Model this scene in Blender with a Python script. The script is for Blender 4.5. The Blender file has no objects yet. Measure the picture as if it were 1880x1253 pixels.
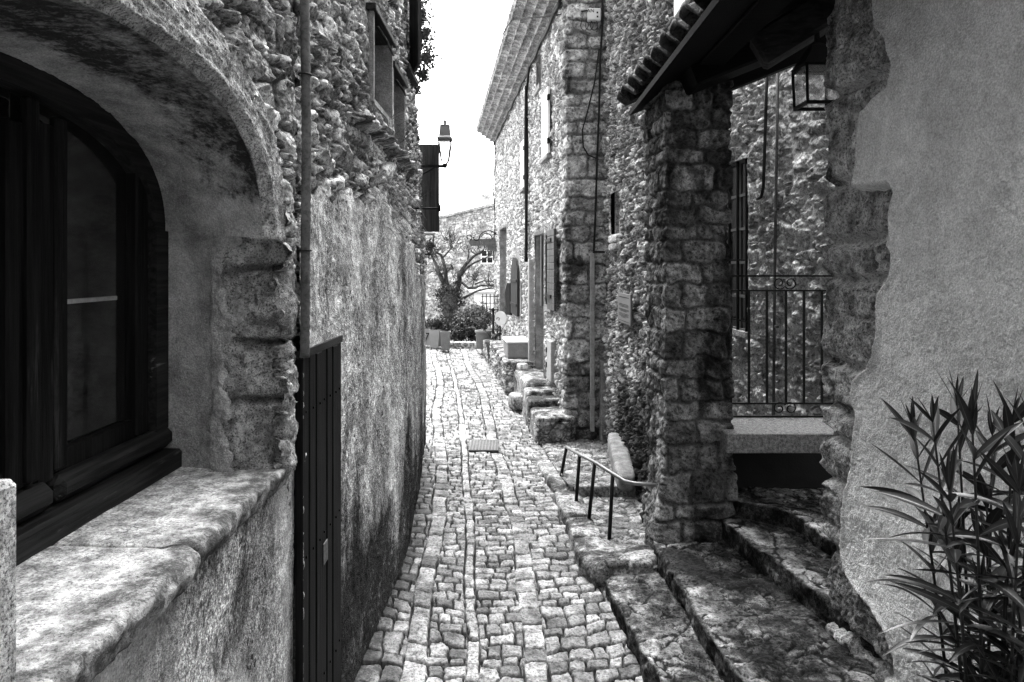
import bpy, math, random
import numpy as np
from mathutils import Vector, Matrix

R = math.radians
F, CU, HV = 1300.0, 940.0, 490.0          # focal length and principal point in photo pixels
rng = random.Random(7)
C = bpy.context.scene.collection
A = np.array

def P(u, v, Y):
    return A([(u - CU) / F * Y, Y, (HV - v) / F * Y])

# ------------------------------------------------------------------ noise
def h2(ix, iy, s):
    ix = np.asarray(ix).astype(np.int64); iy = np.asarray(iy).astype(np.int64)
    n = (ix * 374761393 + iy * 668265263 + int(s) * 1442695041) & 0xffffffff
    n = ((n ^ (n >> 13)) * 1274126177) & 0xffffffff
    n = ((n ^ (n >> 16)) * 1103515245) & 0xffffffff
    return (n ^ (n >> 15)) / 4294967296.0

def vn(x, y, s=0):
    x = np.asarray(x, float); y = np.asarray(y, float)
    ix = np.floor(x); iy = np.floor(y); fx = x - ix; fy = y - iy
    fx = fx * fx * fx * (fx * (fx * 6 - 15) + 10); fy = fy * fy * fy * (fy * (fy * 6 - 15) + 10)
    a = h2(ix, iy, s); b = h2(ix + 1, iy, s); c = h2(ix, iy + 1, s); d = h2(ix + 1, iy + 1, s)
    return (a + (b - a) * fx) * (1 - fy) + (c + (d - c) * fx) * fy

def fbm(x, y, s=0, o=4, g=.5):
    t = 0; a = 1; n = 0
    for i in range(o):
        t = t + a * (vn(x * 2 ** i + i * 17.3, y * 2 ** i - i * 9.1, s + i) - .5); n += a; a *= g
    return t / n * 2            # about -1..1

def sst(a, b, x):
    t = np.clip((x - a) / (b - a), 0, 1)
    return t * t * (3 - 2 * t)

def worley(x, y, s=0, jit=.9):
    ix = np.floor(x); iy = np.floor(y)
    d1 = np.full(x.shape, 9.); d2 = np.full(x.shape, 9.); idv = np.zeros(x.shape); ox = np.zeros(x.shape); oy = np.zeros(x.shape)
    for a in (-1, 0, 1):
        for b in (-1, 0, 1):
            cx = ix + a; cy = iy + b
            px = cx + .5 + jit * (h2(cx, cy, s) - .5); py = cy + .5 + jit * (h2(cx, cy, s + 51) - .5)
            ax = np.abs(x - px); ay = np.abs(y - py)
            d = (ax ** 2.6 + ay ** 2.6) ** (1 / 2.6)
            near = d < d1
            d2 = np.where(near, d1, np.minimum(d2, d))
            idv = np.where(near, h2(cx, cy, s + 99), idv)
            ox = np.where(near, x - px, ox); oy = np.where(near, y - py, oy)
            d1 = np.where(near, d, d1)
    return d2 - d1, idv, ox, oy

def courses(x, y, s, hr, wr, q=60.):
    """coursed blocks: distance to the block edge in metres, block id, offsets from the block centre"""
    r = random.Random(s)
    y0 = float(y.min()) - .5; y1 = float(y.max()) + .5; ys = [y0]
    while ys[-1] < y1: ys.append(ys[-1] + r.uniform(*hr))
    ys = A(ys); row = np.clip(np.searchsorted(ys, y) - 1, 0, len(ys) - 2)
    ed = np.zeros(x.shape); idv = np.zeros(x.shape); ox = np.zeros(x.shape); oy = np.zeros(x.shape)
    xa = float(x.min()) - 1; xb = float(x.max()) + 1
    for k in range(len(ys) - 1):
        m = row == k
        if not m.any(): continue
        xs = [xa - r.uniform(0, wr[1])]
        while xs[-1] < xb: xs.append(xs[-1] + r.uniform(*wr))
        xs = A(xs); xx = x[m]; yy = y[m]
        c = np.clip(np.searchsorted(xs, xx) - 1, 0, len(xs) - 2)
        dx = np.minimum(xx - xs[c], xs[c + 1] - xx); dy = np.minimum(yy - ys[k], ys[k + 1] - yy)
        ed[m] = -np.log(np.exp(-q * dx) + np.exp(-q * dy)) / q
        idv[m] = h2(c, np.full(c.shape, k), s)
        ox[m] = xx - (xs[c] + xs[c + 1]) / 2; oy[m] = yy - (ys[k] + ys[k + 1]) / 2
    return ed, idv, ox, oy

def rubble(x, y, s, w, h, depth, warp=.35, joint=(.05, .28), tilt=.5, split=.5, chip=1.):
    """irregular stones, some of them split into smaller ones: height, tone, joint"""
    wx = warp * fbm(x / w * .9, y / h * .9, s + 5, 3) + .10 * fbm(x / w * 3.1, y / h * 3.1, s + 15, 3)
    wy = warp * fbm(x / w * .9 + 31, y / h * .9, s + 6, 3) + .10 * fbm(x / w * 3.1 + 9, y / h * 3.1, s + 16, 3)
    X = x / w + wx; Y = y / h + wy
    e, i, ox, oy = worley(X, Y, s, .95)
    e2, i2, ox2, oy2 = worley(X * 2.1 + 7.7, Y * 1.9 + 3.1, s + 40, .95)
    sp = h2(np.floor(i * 8191), np.floor(i * 127), s + 12) < split
    e = np.where(sp, np.minimum(e, e2 * .55), e); i = np.where(sp, (i * .37 + i2) % 1, i)
    ox = np.where(sp, ox2 * .6, ox); oy = np.where(sp, oy2 * .6, oy)
    st = sst(joint[0], joint[1], e + .04 * fbm(x / w * 6, y / h * 6, s + 9, 2))
    lev = .35 + .65 * h2(np.floor(i * 9973), np.floor(i * 313), s + 3)
    a1 = h2(np.floor(i * 5003), 0 * i, s + 21) * 6.283; a2 = a1 + 1.6 + 2 * h2(np.floor(i * 4001), 0 * i, s + 22)
    fc = np.minimum(np.minimum((np.cos(a1) * ox + np.sin(a1) * oy), (np.cos(a2) * ox + np.sin(a2) * oy) * 1.3), .10) * 1.5
    tl = fc * min(tilt, .9) + tilt * .7 * ((h2(np.floor(i * 7919), 0 * i, s + 1) - .5) * ox + (h2(np.floor(i * 6007), 0 * i, s + 2) - .5) * oy)
    f1 = fbm(x / w * 2.2, y / h * 2.2, s + 4, 5, .58); rg = 1 - np.abs(fbm(x / w * 4.3, y / h * 2.6, s + 14, 4, .6)) * 2.4
    fill = sst(-.15, .35, fbm(x / w * .3, y / h * .3, s + 18, 3))          # joints are open in places and mortared in others
    hgt = st * (lev + tl + chip * (.26 * f1 + .2 * np.clip(rg, 0, 1))) + (1 - st) * .3 * fill
    return depth * hgt, i, 1 - sst(joint[0] + .01, joint[0] + .55 * (joint[1] - joint[0]), e + .03 * fbm(x / w * 8, y / h * 8, s + 19, 2))

def blocks(x, y, s, hr, wr, depth, jw=.012, warp=.02, rough=.3):
    xx = x + warp * fbm(x * 6, y * 6, s + 5, 3); yy = y + warp * fbm(x * 6 + 31, y * 6, s + 6, 3)
    e, i, ox, oy = courses(xx, yy, s, hr, wr)
    st = sst(jw * .4, jw * 2.6, e + .004 * fbm(x * 40, y * 40, s + 9, 2))
    lev = .55 + .45 * h2(np.floor(i * 9973), np.floor(i * 313), s + 3)
    tl = ((h2(np.floor(i * 7919), 0 * i, s + 1) - .5) * ox + (h2(np.floor(i * 6007), 0 * i, s + 2) - .5) * oy) * 1.6
    return depth * st * (lev + tl + rough * fbm(x * 14, y * 14, s + 4, 4)), i, 1 - st

# ------------------------------------------------------------------ materials (everything grey: the photograph is black and white)
def g3(v): return (v, v, v, 1)

class NT:
    def __init__(s, name):
        s.m = bpy.data.materials.new(name); s.m.use_nodes = True
        s.t = s.m.node_tree; s.t.nodes.clear()
        s.out = s.n('ShaderNodeOutputMaterial'); s.b = s.n('ShaderNodeBsdfPrincipled')
        s.l(s.b.outputs[0], s.out.inputs[0])
    def n(s, k): return s.t.nodes.new(k)
    def l(s, a, b): s.t.links.new(a, b)
    def co(s, sc=(1, 1, 1)):
        c = s.n('ShaderNodeTexCoord'); m = s.n('ShaderNodeMapping'); m.inputs['Scale'].default_value = sc
        s.l(c.outputs['Object'], m.inputs[0]); return m.outputs[0]
    def noise(s, v, sc, det=6, ro=.6, dist=0):
        t = s.n('ShaderNodeTexNoise'); t.inputs['Scale'].default_value = sc; t.inputs['Detail'].default_value = det
        t.inputs['Roughness'].default_value = ro; t.inputs['Distortion'].default_value = dist
        s.l(v, t.inputs['Vector']); return t.outputs[0]
    def rng(s, f, a, b, c=0., d=1., smooth=True):
        m = s.n('ShaderNodeMapRange'); m.interpolation_type = 'SMOOTHSTEP' if smooth else 'LINEAR'
        for k, x in zip(('From Min', 'From Max', 'To Min', 'To Max'), (a, b, c, d)): m.inputs[k].default_value = x
        s.l(f, m.inputs['Value']); return m.outputs[0]
    def mth(s, op, a, b=None):
        m = s.n('ShaderNodeMath'); m.operation = op
        for i, x in enumerate((a, b)):
            if x is None: continue
            if isinstance(x, (int, float)): m.inputs[i].default_value = x
            else: s.l(x, m.inputs[i])
        return m.outputs[0]
    def mix(s, f, a, b):
        m = s.n('ShaderNodeMix'); m.data_type = 'FLOAT'
        for k, x in zip((0, 2, 3), (f, a, b)):
            if isinstance(x, (int, float)): m.inputs[k].default_value = x
            else: s.l(x, m.inputs[k])
        return m.outputs[0]
    def attr(s, name):
        a = s.n('ShaderNodeAttribute'); a.attribute_name = name; return a.outputs['Fac']
    def bump(s, h, dist, st=1., prev=None):
        b = s.n('ShaderNodeBump'); b.inputs['Distance'].default_value = dist; b.inputs['Strength'].default_value = st
        s.l(h, b.inputs['Height'])
        if prev is not None: s.l(prev, b.inputs['Normal'])
        return b.outputs[0]
    def fin(s, col, rough=.85, nrm=None, spec=.3, metal=0.):
        c = s.n('ShaderNodeCombineColor')
        for i in range(3):
            if isinstance(col, (int, float)): c.inputs[i].default_value = col
            else: s.l(col, c.inputs[i])
        s.l(c.outputs[0], s.b.inputs['Base Color'])
        if isinstance(rough, (int, float)): s.b.inputs['Roughness'].default_value = rough
        else: s.l(rough, s.b.inputs['Roughness'])
        s.b.inputs['Specular IOR Level'].default_value = spec; s.b.inputs['Metallic'].default_value = metal
        if nrm is not None: s.l(nrm, s.b.inputs['Normal'])
        return s.m

def stone_mat(name, lo, hi, mortar=.2, stain_shade=.5, stcol=.03, stsc=1.6, stth=.5, grain=55, pit=.5, b1=.012, b2=.004, rough=.88, stretch=(1, 1, 1), sq=1., spec=.06):
    k = NT(name); v = k.co(); vs = k.co(stretch)
    tone = k.attr('tone'); joint = k.attr('joint')
    n1 = k.noise(v, grain * .16, 7, .65); n2 = k.noise(v, grain, 5, .7); n3 = k.noise(v, grain * 3.2, 3, .7)
    base = k.mix(tone, lo, hi)
    base = k.mth('MULTIPLY', base, k.rng(n1, .3, .7, .42, 1.5))
    base = k.mth('MULTIPLY', base, k.rng(n2, .32, .68, .5, 1.4))
    base = k.mix(joint, base, k.mth('MULTIPLY', k.rng(n2, .3, .7, .7, 1.25), mortar))
    pits = k.rng(n2, .38, .47, 1. - pit, 1.)
    base = k.mth('MULTIPLY', base, pits)
    s1 = k.noise(vs, stsc, 9, .72, .6); s2 = k.noise(vs, stsc * 6, 6, .7)
    sm = k.mth('ADD', k.mth('MULTIPLY', s1, .72), k.mth('MULTIPLY', s2, .28))
    sf = k.mth('MULTIPLY', k.rng(sm, stth + .02, stth + .14), stain_shade)
    sf = k.mth('MULTIPLY', sf, k.rng(n2, .3, .6, .55, 1.))
    col = k.mix(sf, base, stcol)
    stn = k.attr('stain_shade')  # dirt stains; on the pillar front and step risers also painted shade
    nm = k.noise(v, 7, 8, .8)
    sx = k.mth('ADD', k.mth('MULTIPLY', stn, 1.1), k.mth('ADD', k.mth('MULTIPLY', k.mth('SUBTRACT', nm, .5), 2.6), k.mth('MULTIPLY', k.mth('SUBTRACT', n2, .5), 2.2)))
    col = k.mix(k.mth('MULTIPLY', k.rng(sx, .35, .95, 0, 1, False), .92), col, stcol)
    nb = k.bump(n1, b1 * 1.5); nb = k.bump(n2, b2 * 2.2, 1., nb); nb = k.bump(n3, b2 * .8, 1., nb)
    return k.fin(col, rough, nb, spec)

def plaster_mat(name, base, stain_shade=.4, stcol=.04, grain=130, bumpd=.006, pits=0., stretch=(1, 1, 1), stsc=1.2, var=.35, stth=.5, grit=0.):
    k = NT(name); v = k.co(); vs = k.co(stretch)
    n1 = k.noise(v, 2.2, 6, .6); n2 = k.noise(v, grain, 3, .6); n3 = k.noise(v, grain * .28, 5, .65); n4 = k.noise(v, 11, 5, .6)
    joint = k.attr('joint')
    c = k.mth('MULTIPLY', k.rng(n1, .3, .7, 1 - var, 1 + var), base)
    c = k.mth('MULTIPLY', c, k.rng(n4, .3, .7, 1 - var * .7, 1 + var * .7))
    c = k.mth('MULTIPLY', c, k.rng(n2, .3, .7, .75, 1.25))
    if pits:
        pf = k.mth('MULTIPLY', k.rng(n3, .52, .6), k.rng(k.noise(vs, 3.1, 5, .7), .42, .6))
        c = k.mix(k.mth('MULTIPLY', pf, pits), c, stcol)
    s1 = k.noise(vs, stsc, 8, .7, .5)
    c = k.mix(k.mth('MULTIPLY', k.rng(s1, stth, stth + .16), stain_shade), c, stcol)
    if grit:
        gm = k.rng(k.noise(vs, 1.7, 6, .7, .8), .4, .6, .12, 1.)
        gt = k.mth('MULTIPLY', k.rng(n3, .36, .62, 1 - grit, 1 + grit * .8), k.rng(k.noise(v, 75, 4, .7), .38, .6, 1 - grit, 1 + grit * .7))
        c = k.mth('MULTIPLY', c, k.mix(gm, 1.18, gt)); c = k.mth('MULTIPLY', c, k.rng(k.noise(vs, 4, 7, .75), .36, .64, 1 - grit * .6, 1 + grit * .5))
    stn = k.attr('stain_shade')
    nm = k.noise(vs, 6, 8, .8)
    sx = k.mth('ADD', k.mth('MULTIPLY', stn, 1.1), k.mth('ADD', k.mth('MULTIPLY', k.mth('SUBTRACT', nm, .5), 2.4), k.mth('MULTIPLY', k.mth('SUBTRACT', n3, .5), 1.6)))
    c = k.mix(k.mth('MULTIPLY', k.rng(sx, .35, .95, 0, 1, False), .93), c, stcol)
    nb = k.bump(n4, .012); nb = k.bump(n3, bumpd * 2.2, 1., nb); nb = k.bump(n2, bumpd, 1., nb)
    return k.fin(c, .9, nb, .05)

def plain_mat(name, c, rough=.6, var=.25, sc=14, b=.002, metal=0., spec=.12, stretch=(1, 1, 1), dirt=.0):
    k = NT(name); v = k.co(stretch)
    n = k.noise(v, sc, 6, .65); n2 = k.noise(v, sc * 6, 4, .6)
    col = k.mth('MULTIPLY', k.rng(n, .3, .7, 1 - var, 1 + var), c)
    if dirt: col = k.mth('MULTIPLY', col, k.rng(n2, .35, .55, 1 - dirt, 1.))
    return k.fin(col, k.rng(n, .3, .7, rough - .08, rough + .1), k.bump(n2, b), spec, metal)

def wood_mat(name, c, hi, axis=2, sc=1., rough=.6, b=.003, wear_light=.3, spec=.03):
    k = NT(name); st = [26., 26., 26.]; st[axis] = 1.3
    v = k.co(tuple(x * sc for x in st)); v2 = k.co()
    n = k.noise(v, 1.6, 7, .65, .4); w = k.noise(v, .7, 8, .75); p = k.noise(v2, 2.5, 5, .6)
    col = k.mix(k.rng(n, .35, .68), c * .55, c * 1.5)
    wf = k.mth('MULTIPLY', k.mth('MULTIPLY', k.rng(w, .56, .66), k.rng(p, .45, .62)), wear_light)
    col = k.mix(wf, col, hi)
    return k.fin(col, rough, k.bump(n, b), spec)

M = {}
M['left_rubble'] = stone_mat('left_rubble', .16, .8, .045, .7, .014, 1.3, .47, 34, .6, .02, .008)
M['left_plaster'] = plaster_mat('left_plaster', .5, .75, .014, 120, .012, .9, (1, .9, .45), 2.0, .35, .5, .6)
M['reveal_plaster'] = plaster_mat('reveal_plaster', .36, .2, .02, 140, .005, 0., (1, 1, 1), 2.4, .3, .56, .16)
M['arch_stone'] = stone_mat('arch_stone', .34, .62, .1, .5, .014, 2.2, .52, 110, .65, .008, .0045)
M['sill_stone'] = stone_mat('sill_stone', .44, .62, .12, .4, .03, 2.6, .55, 90, .3, .006, .0022)
M['cobble'] = stone_mat('cobble', .095, .33, .002, .4, .02, 3.2, .54, 45, .35, .008, .003, .7, spec=.25)
M['step_stone'] = stone_mat('step_stone', .16, .46, .012, 1., .006, 1.9, .42, 40, .5, .012, .004, .75)
M['house_rubble'] = stone_mat('house_rubble', .26, .66, .13, .75, .015, 1.1, .55, 26, .45, .015, .006)
M['quoin'] = stone_mat('quoin', .3, .6, .24, .8, .03, 1.2, .52, 34, .5, .014, .006)
M['side_rubble'] = stone_mat('side_rubble', .18, .62, .08, .8, .012, 1.3, .52, 30, .5, .015, .006)
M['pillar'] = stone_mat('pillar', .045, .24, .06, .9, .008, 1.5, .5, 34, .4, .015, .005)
M['yard_rubble'] = stone_mat('yard_rubble', .24, .62, .42, .6, .015, 1.3, .55, 30, .4, .015, .006)
M['corner_stone'] = stone_mat('corner_stone', .22, .6, .6, .7, .008, 2., .5, 55, .5, .014, .006)
M['render'] = plaster_mat('render', .62, .1, .2, 95, .009, 0., (1, 1, 1), 1.3, .1, .58, .1)
M['far_stone'] = stone_mat('far_stone', .38, .64, .2, .35, .2, .9, .58, 14, .35, .02, .008)
M['concrete'] = plaster_mat('concrete', .22, .35, .08, 90, .004, .3)
M['granite'] = stone_mat('granite', .15, .22, .2, .3, .06, 2, .55, 210, .55, .002, .002, .7)
M['ground'] = plain_mat('ground', .12, .95, .4, 1.5)
M['dark_wood'] = wood_mat('dark_wood', .01, .1, 2, 1., .45)
M['dark_wood_y'] = wood_mat('dark_wood_y', .022, .3, 1, 1., .45, .003, .6)
M['shutter_wood'] = wood_mat('shutter_wood', .04, .12, 2, .7, .65)
M['grey_paint'] = wood_mat('grey_paint', .085, .17, 2, .6, .55, .001, .3)
M['beam_wood'] = wood_mat('beam_wood', .02, .08, 0, .5, .7, .006, .8)
M['white_paint'] = plain_mat('white_paint', .82, .5, .04, 6)
M['white_plastic'] = plain_mat('white_plastic', .66, .45, .1, 3)
M['pale_metal'] = plain_mat('pale_metal', .3, .45, .2, 7, dirt=.2)
M['iron'] = plain_mat('iron', .012, .6, .4, 20, .001, 0., .08)
M['cable'] = plain_mat('cable', .02, .55, .3, 20)
M['conduit'] = plain_mat('conduit', .1, .55, .3, 9, dirt=.4)
M['tile'] = stone_mat('tile', .03, .11, .05, .6, .03, 4, .52, 40, .4, .006, .003)
M['far_tile'] = stone_mat('far_tile', .22, .46, .2, .4, .08, 3, .55, 40, .3, .006, .003)
M['terracotta'] = plain_mat('terracotta', .1, .8, .35, 8, dirt=.3)
M['pale_pot'] = plain_mat('pale_pot', .2, .8, .15, 6, dirt=.15)
M['planter'] = plain_mat('planter', .3, .6, .08, 4)
M['leaf'] = plain_mat('leaf', .035, .5, .5, 8, .001)
M['olean'] = None
M['dry'] = plain_mat('dry', .3, .8, .4, 20)
M['bark'] = stone_mat('bark', .03, .12, .05, .5, .04, 5, .52, 40, .4, .02, .006)
M['black'] = plain_mat('black', .008, .6, .2, 9)
M['sign_white'] = plain_mat('sign_white', .75, .5, .04, 5)
M['plaque'] = plain_mat('plaque', .14, .5, .12, 6)
M['ink'] = plain_mat('ink', .02, .6, .1, 6)
M['lamp_metal'] = plain_mat('lamp_metal', .18, .4, .2, 6, .001, .5)

def glass_dark():
    k = NT('window_glass'); v = k.co(); n = k.noise(v, 1.5, 3, .5)
    return k.fin(.012, k.rng(n, .3, .7, .06, .16), k.bump(n, .004), 1.)
M['glass'] = glass_dark()
M['door_wood'] = wood_mat('door_wood', .009, .08, 2, 1., .5)
M['black_wood'] = wood_mat('black_wood', .003, .01, 0, 1., .6)  # near-black wood of the porch roof timbers

def lamp_glass():
    k = NT('lamp_glass'); t = k.n('ShaderNodeBsdfTransparent'); mx = k.n('ShaderNodeMixShader'); mx.inputs[0].default_value = .16
    k.fin(.8, .1, None, .5); k.l(t.outputs[0], mx.inputs[1]); k.l(k.b.outputs[0], mx.inputs[2]); k.l(mx.outputs[0], k.out.inputs[0])
    return k.m
M['lamp_glass'] = lamp_glass()

def leaf_mat(name, c, rough=.4):
    k = NT(name); rib = k.attr('joint'); tn = k.attr('tone'); v = k.co(); n = k.noise(v, 30, 3)
    col = k.mth('MULTIPLY', k.mix(tn, c * .55, c * 1.7), k.rng(n, .3, .7, .8, 1.2))
    col = k.mix(rib, col, .1)
    return k.fin(col, rough, None, .22)
M['olean'] = leaf_mat('oleander_leaf', .017, .32)
M['foliage'] = leaf_mat('foliage', .06, .55)
M['foliage_pale'] = leaf_mat('foliage_pale', .12, .6)

# ------------------------------------------------------------------ objects
def thing(name, label, cat, loc=(0, 0, 0), group=None, kind=None):
    o = bpy.data.objects.new(name, None); C.objects.link(o); o.location = [float(x) for x in loc]
    o['label'] = label; o['category'] = cat; o.empty_display_size = .2
    if group: o['group'] = group
    if kind: o['kind'] = kind
    return o

def tag(o, label=None, cat=None, group=None, kind=None):
    if label: o['label'] = label
    if cat: o['category'] = cat
    if group: o['group'] = group
    if kind: o['kind'] = kind
    return o

def wloc(o):
    v = A([0., 0, 0])
    while o is not None: v = v + A(o.location); o = o.parent
    return v

def link(name, me, mat, parent=None, origin=None):
    o = bpy.data.objects.new(name, me); C.objects.link(o); me.materials.append(mat)
    if parent is not None:
        o.parent = parent; off = wloc(parent)
    else:
        off = A([0., 0, 0]) if origin is None else A(origin, float); o.location = off
    n = len(me.vertices); co = np.empty(n * 3, np.float32); me.vertices.foreach_get('co', co)
    co = co.reshape(-1, 3) - off.astype(np.float32); me.vertices.foreach_set('co', co.ravel()); me.update()
    return o

def setattr_f(me, name, val):
    a = me.attributes.new(name, 'FLOAT', 'POINT'); a.data.foreach_set('value', np.ascontiguousarray(val, np.float32).ravel())

def quads_mesh(name, V, Q, smooth=True):
    me = bpy.data.meshes.new(name); n = len(V); q = len(Q)
    me.vertices.add(n); me.vertices.foreach_set('co', np.ascontiguousarray(V, np.float32).ravel())
    me.loops.add(q * 4); me.loops.foreach_set('vertex_index', np.ascontiguousarray(Q, np.int32).ravel())
    me.polygons.add(q); me.polygons.foreach_set('loop_start', np.arange(q, dtype=np.int32) * 4)
    me.polygons.foreach_set('use_smooth', np.full(q, smooth))
    me.update(calc_edges=True); return me

def grid(name, V, mat, parent=None, tone=None, joint=None, stain_shade=None, keep=None, flip=False, origin=None, smooth=True):
    n, m = V.shape[:2]; idx = np.arange(n * m).reshape(n, m)
    q = np.stack([idx[:-1, :-1], idx[1:, :-1], idx[1:, 1:], idx[:-1, 1:]], -1)
    if flip: q = q[..., ::-1]
    q = q[keep] if keep is not None else q.reshape(-1, 4)
    me = quads_mesh(name, V.reshape(-1, 3), q, smooth)
    for nm, val in (('tone', tone), ('joint', joint), ('stain_shade', stain_shade)):
        if val is not None: setattr_f(me, nm, np.broadcast_to(val, (n, m)))
    return link(name, me, mat, parent, origin)

class MB:
    """collects shapes into one mesh"""
    def __init__(s): s.v = []; s.f = []; s.sm = []; s.t = []; s.j = []
    def add(s, vs, fs, smooth=False, tone=.5, joint=None):
        b = len(s.v); s.v += [tuple(map(float, x)) for x in vs]; s.f += [tuple(b + i for i in f) for f in fs]; s.sm += [smooth] * len(fs)
        s.t += [tone] * len(vs); s.j += (list(joint) if joint is not None else [0.] * len(vs)); return s
    def box(s, c, h, ax=None, bev=0., tone=.5):
        c = A(c, float); h = A(h, float); ax = np.eye(3) if ax is None else A(ax, float)
        b = min(bev, min(h) * .9)
        if b <= 0:
            vs = [c + ax.T @ (h * A([i, j, k])) for i in (-1, 1) for j in (-1, 1) for k in (-1, 1)]
            fs = [(0, 1, 3, 2), (4, 6, 7, 5), (0, 4, 5, 1), (2, 3, 7, 6), (0, 2, 6, 4), (1, 5, 7, 3)]
            return s.add(vs, fs, False, tone)
        vs = []; ix = {}
        for i in (-1, 1):
            for j in (-1, 1):
                for k in (-1, 1):
                    sg = A([i, j, k])
                    for a in range(3):
                        o = h - b; o[a] = h[a]; ix[(i, j, k, a)] = len(vs); vs.append(c + ax.T @ (o * sg))
        fs = []
        for a in range(3):
            p, q = (a + 1) % 3, (a + 2) % 3
            for sg in (-1, 1):
                f = []
                for x, y in ((-1, -1), (1, -1), (1, 1), (-1, 1)):
                    k = [0, 0, 0]; k[a] = sg; k[p] = x; k[q] = y; f.append(ix[(*k, a)])
                fs.append(f if sg > 0 else f[::-1])
            for x in (-1, 1):
                for y in (-1, 1):
                    f = []
                    for e, aa in ((-1, p), (1, p), (1, q), (-1, q)):
                        k = [0, 0, 0]; k[a] = e; k[p] = x; k[q] = y; f.append(ix[(*k, aa)])
                    fs.append(f if x * y > 0 else f[::-1])
        for i in (-1, 1):
            for j in (-1, 1):
                for k in (-1, 1):
                    f = [ix[(i, j, k, a)] for a in range(3)]
                    fs.append(f if i * j * k > 0 else f[::-1])
        return s.add(vs, fs, False, tone)
    def tube(s, pts, r, n=8, tone=.5, cap=True):
        pts = [A(p, float) for p in pts]; rr = r if hasattr(r, '__len__') else [r] * len(pts)
        vs = []; fs = []; up = None
        for i, p in enumerate(pts):
            d = pts[min(i + 1, len(pts) - 1)] - pts[max(i - 1, 0)]; d = d / (np.linalg.norm(d) + 1e-9)
            if up is None:
                up = A([0, 0, 1.]) if abs(d[2]) < .9 else A([1., 0, 0])
            a = np.cross(d, up); a /= np.linalg.norm(a) + 1e-9; b = np.cross(a, d); up = b
            for k in range(n):
                t = 2 * math.pi * k / n; vs.append(p + rr[i] * (math.cos(t) * a + math.sin(t) * b))
        for i in range(len(pts) - 1):
            for k in range(n):
                fs.append((i * n + k, i * n + (k + 1) % n, (i + 1) * n + (k + 1) % n, (i + 1) * n + k))
        if cap: fs += [tuple(range(n))[::-1], tuple(range((len(pts) - 1) * n, len(pts) * n))]
        return s.add(vs, fs, True, tone)
    def lathe(s, c, prof, n=20, sq=None, tone=.5):
        """prof: (radius, z) pairs; sq = sides for square section"""
        k = sq or n; vs = []; fs = []
        off = math.pi / k if sq else 0
        for r, z in prof:
            for i in range(k):
                t = 2 * math.pi * i / k + off; vs.append((c[0] + r * math.cos(t), c[1] + r * math.sin(t), c[2] + z))
        for j in range(len(prof) - 1):
            for i in range(k): fs.append((j * k + i, j * k + (i + 1) % k, (j + 1) * k + (i + 1) % k, (j + 1) * k + i))
        fs += [tuple(range(k))[::-1], tuple(range((len(prof) - 1) * k, len(prof) * k))]
        return s.add(vs, fs, not sq, tone)
    def prism(s, pts2, o, ax, ay, az, d, tone=.5):
        """polygon pts2 in the (ax, ay) plane, extruded by d along az"""
        o, ax, ay, az = [A(x, float) for x in (o, ax, ay, az)]; n = len(pts2)
        vs = [o + ax * a + ay * b for a, b in pts2] + [o + ax * a + ay * b + az * d for a, b in pts2]
        fs = [tuple(range(n)), tuple(range(n, 2 * n))[::-1]] + [(i, i + n, (i + 1) % n + n, (i + 1) % n) for i in range(n)]
        return s.add(vs, fs, False, tone)
    def build(s, name, mat, parent=None, origin=None, smooth=None):
        me = bpy.data.meshes.new(name); me.from_pydata(s.v, [], s.f); me.update()
        me.polygons.foreach_set('use_smooth', s.sm)
        setattr_f(me, 'tone', s.t); setattr_f(me, 'joint', s.j)
        import bmesh
        bm = bmesh.new(); bm.from_mesh(me); bmesh.ops.recalc_face_normals(bm, faces=bm.faces); bm.to_mesh(me); bm.free()
        return link(name, me, mat, parent, origin)

def lin(a, b, d): return np.linspace(a, b, max(2, int(round((b - a) / d)) + 1))
def brk(a, b, d, br=()):
    """coordinates from a to b with exact breakpoints"""
    xs = sorted(set([a, b] + [x for x in br if a < x < b])); out = []
    for p, q in zip(xs[:-1], xs[1:]): out += list(lin(p, q, min(d, (q - p)))[:-1])
    return A(out + [b])
# ------------------------------------------------------------------ terrain profile
GY = A([-8, 3, 4, 5, 6, 8, 10, 12, 16, 21, 30, 60.]); GZ = A([-3.35, -3.0, -2.92, -2.85, -2.77, -2.67, -2.6, -2.54, -2.5, -2.45, -2.45, -2.4])
def G(y): return np.interp(y, GY, GZ)
def gutter(y): return np.interp(y, [-8, 4, 5.25, 6.93, 8.4, 10.9, 14, 17.2, 21, 30], [-.26, -.26, -.29, -.40, -.52, -.755, -1.06, -1.45, -1.95, -3.2])
def xl(y, z):       # face of the house on the left of the lane
    b = np.interp(y, [-8, 4.6, 5.3, 6.1, 6.9, 8.2, 9.2, 10.3], [-1.08, -1.08, -1.05, -1.0, -1.01, -1.09, -1.17, -1.26])
    lean = .055 * np.maximum(z - .2, 0) * sst(4, 8, y)
    return b - lean

def wallgrid(name, mat, parent, p0, d, nrm, s, z, hgt, **kw):
    S, Z = np.meshgrid(s, z); d = A(d, float); d /= np.linalg.norm(d)
    V = np.empty(S.shape + (3,))
    V[..., 0] = p0[0] + d[0] * S + nrm[0] * hgt; V[..., 1] = p0[1] + d[1] * S + nrm[1] * hgt; V[..., 2] = Z
    return grid(name, V, mat, parent, **kw)

def cellkeep(s, z, holes):
    cs = (s[:-1] + s[1:]) / 2; cz = (z[:-1] + z[1:]) / 2; S, Z = np.meshgrid(cs, cz); k = np.ones(S.shape, bool)
    for a, b, c, d in holes: k &= ~((S > a) & (S < b) & (Z > c) & (Z < d))
    return k

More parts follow.
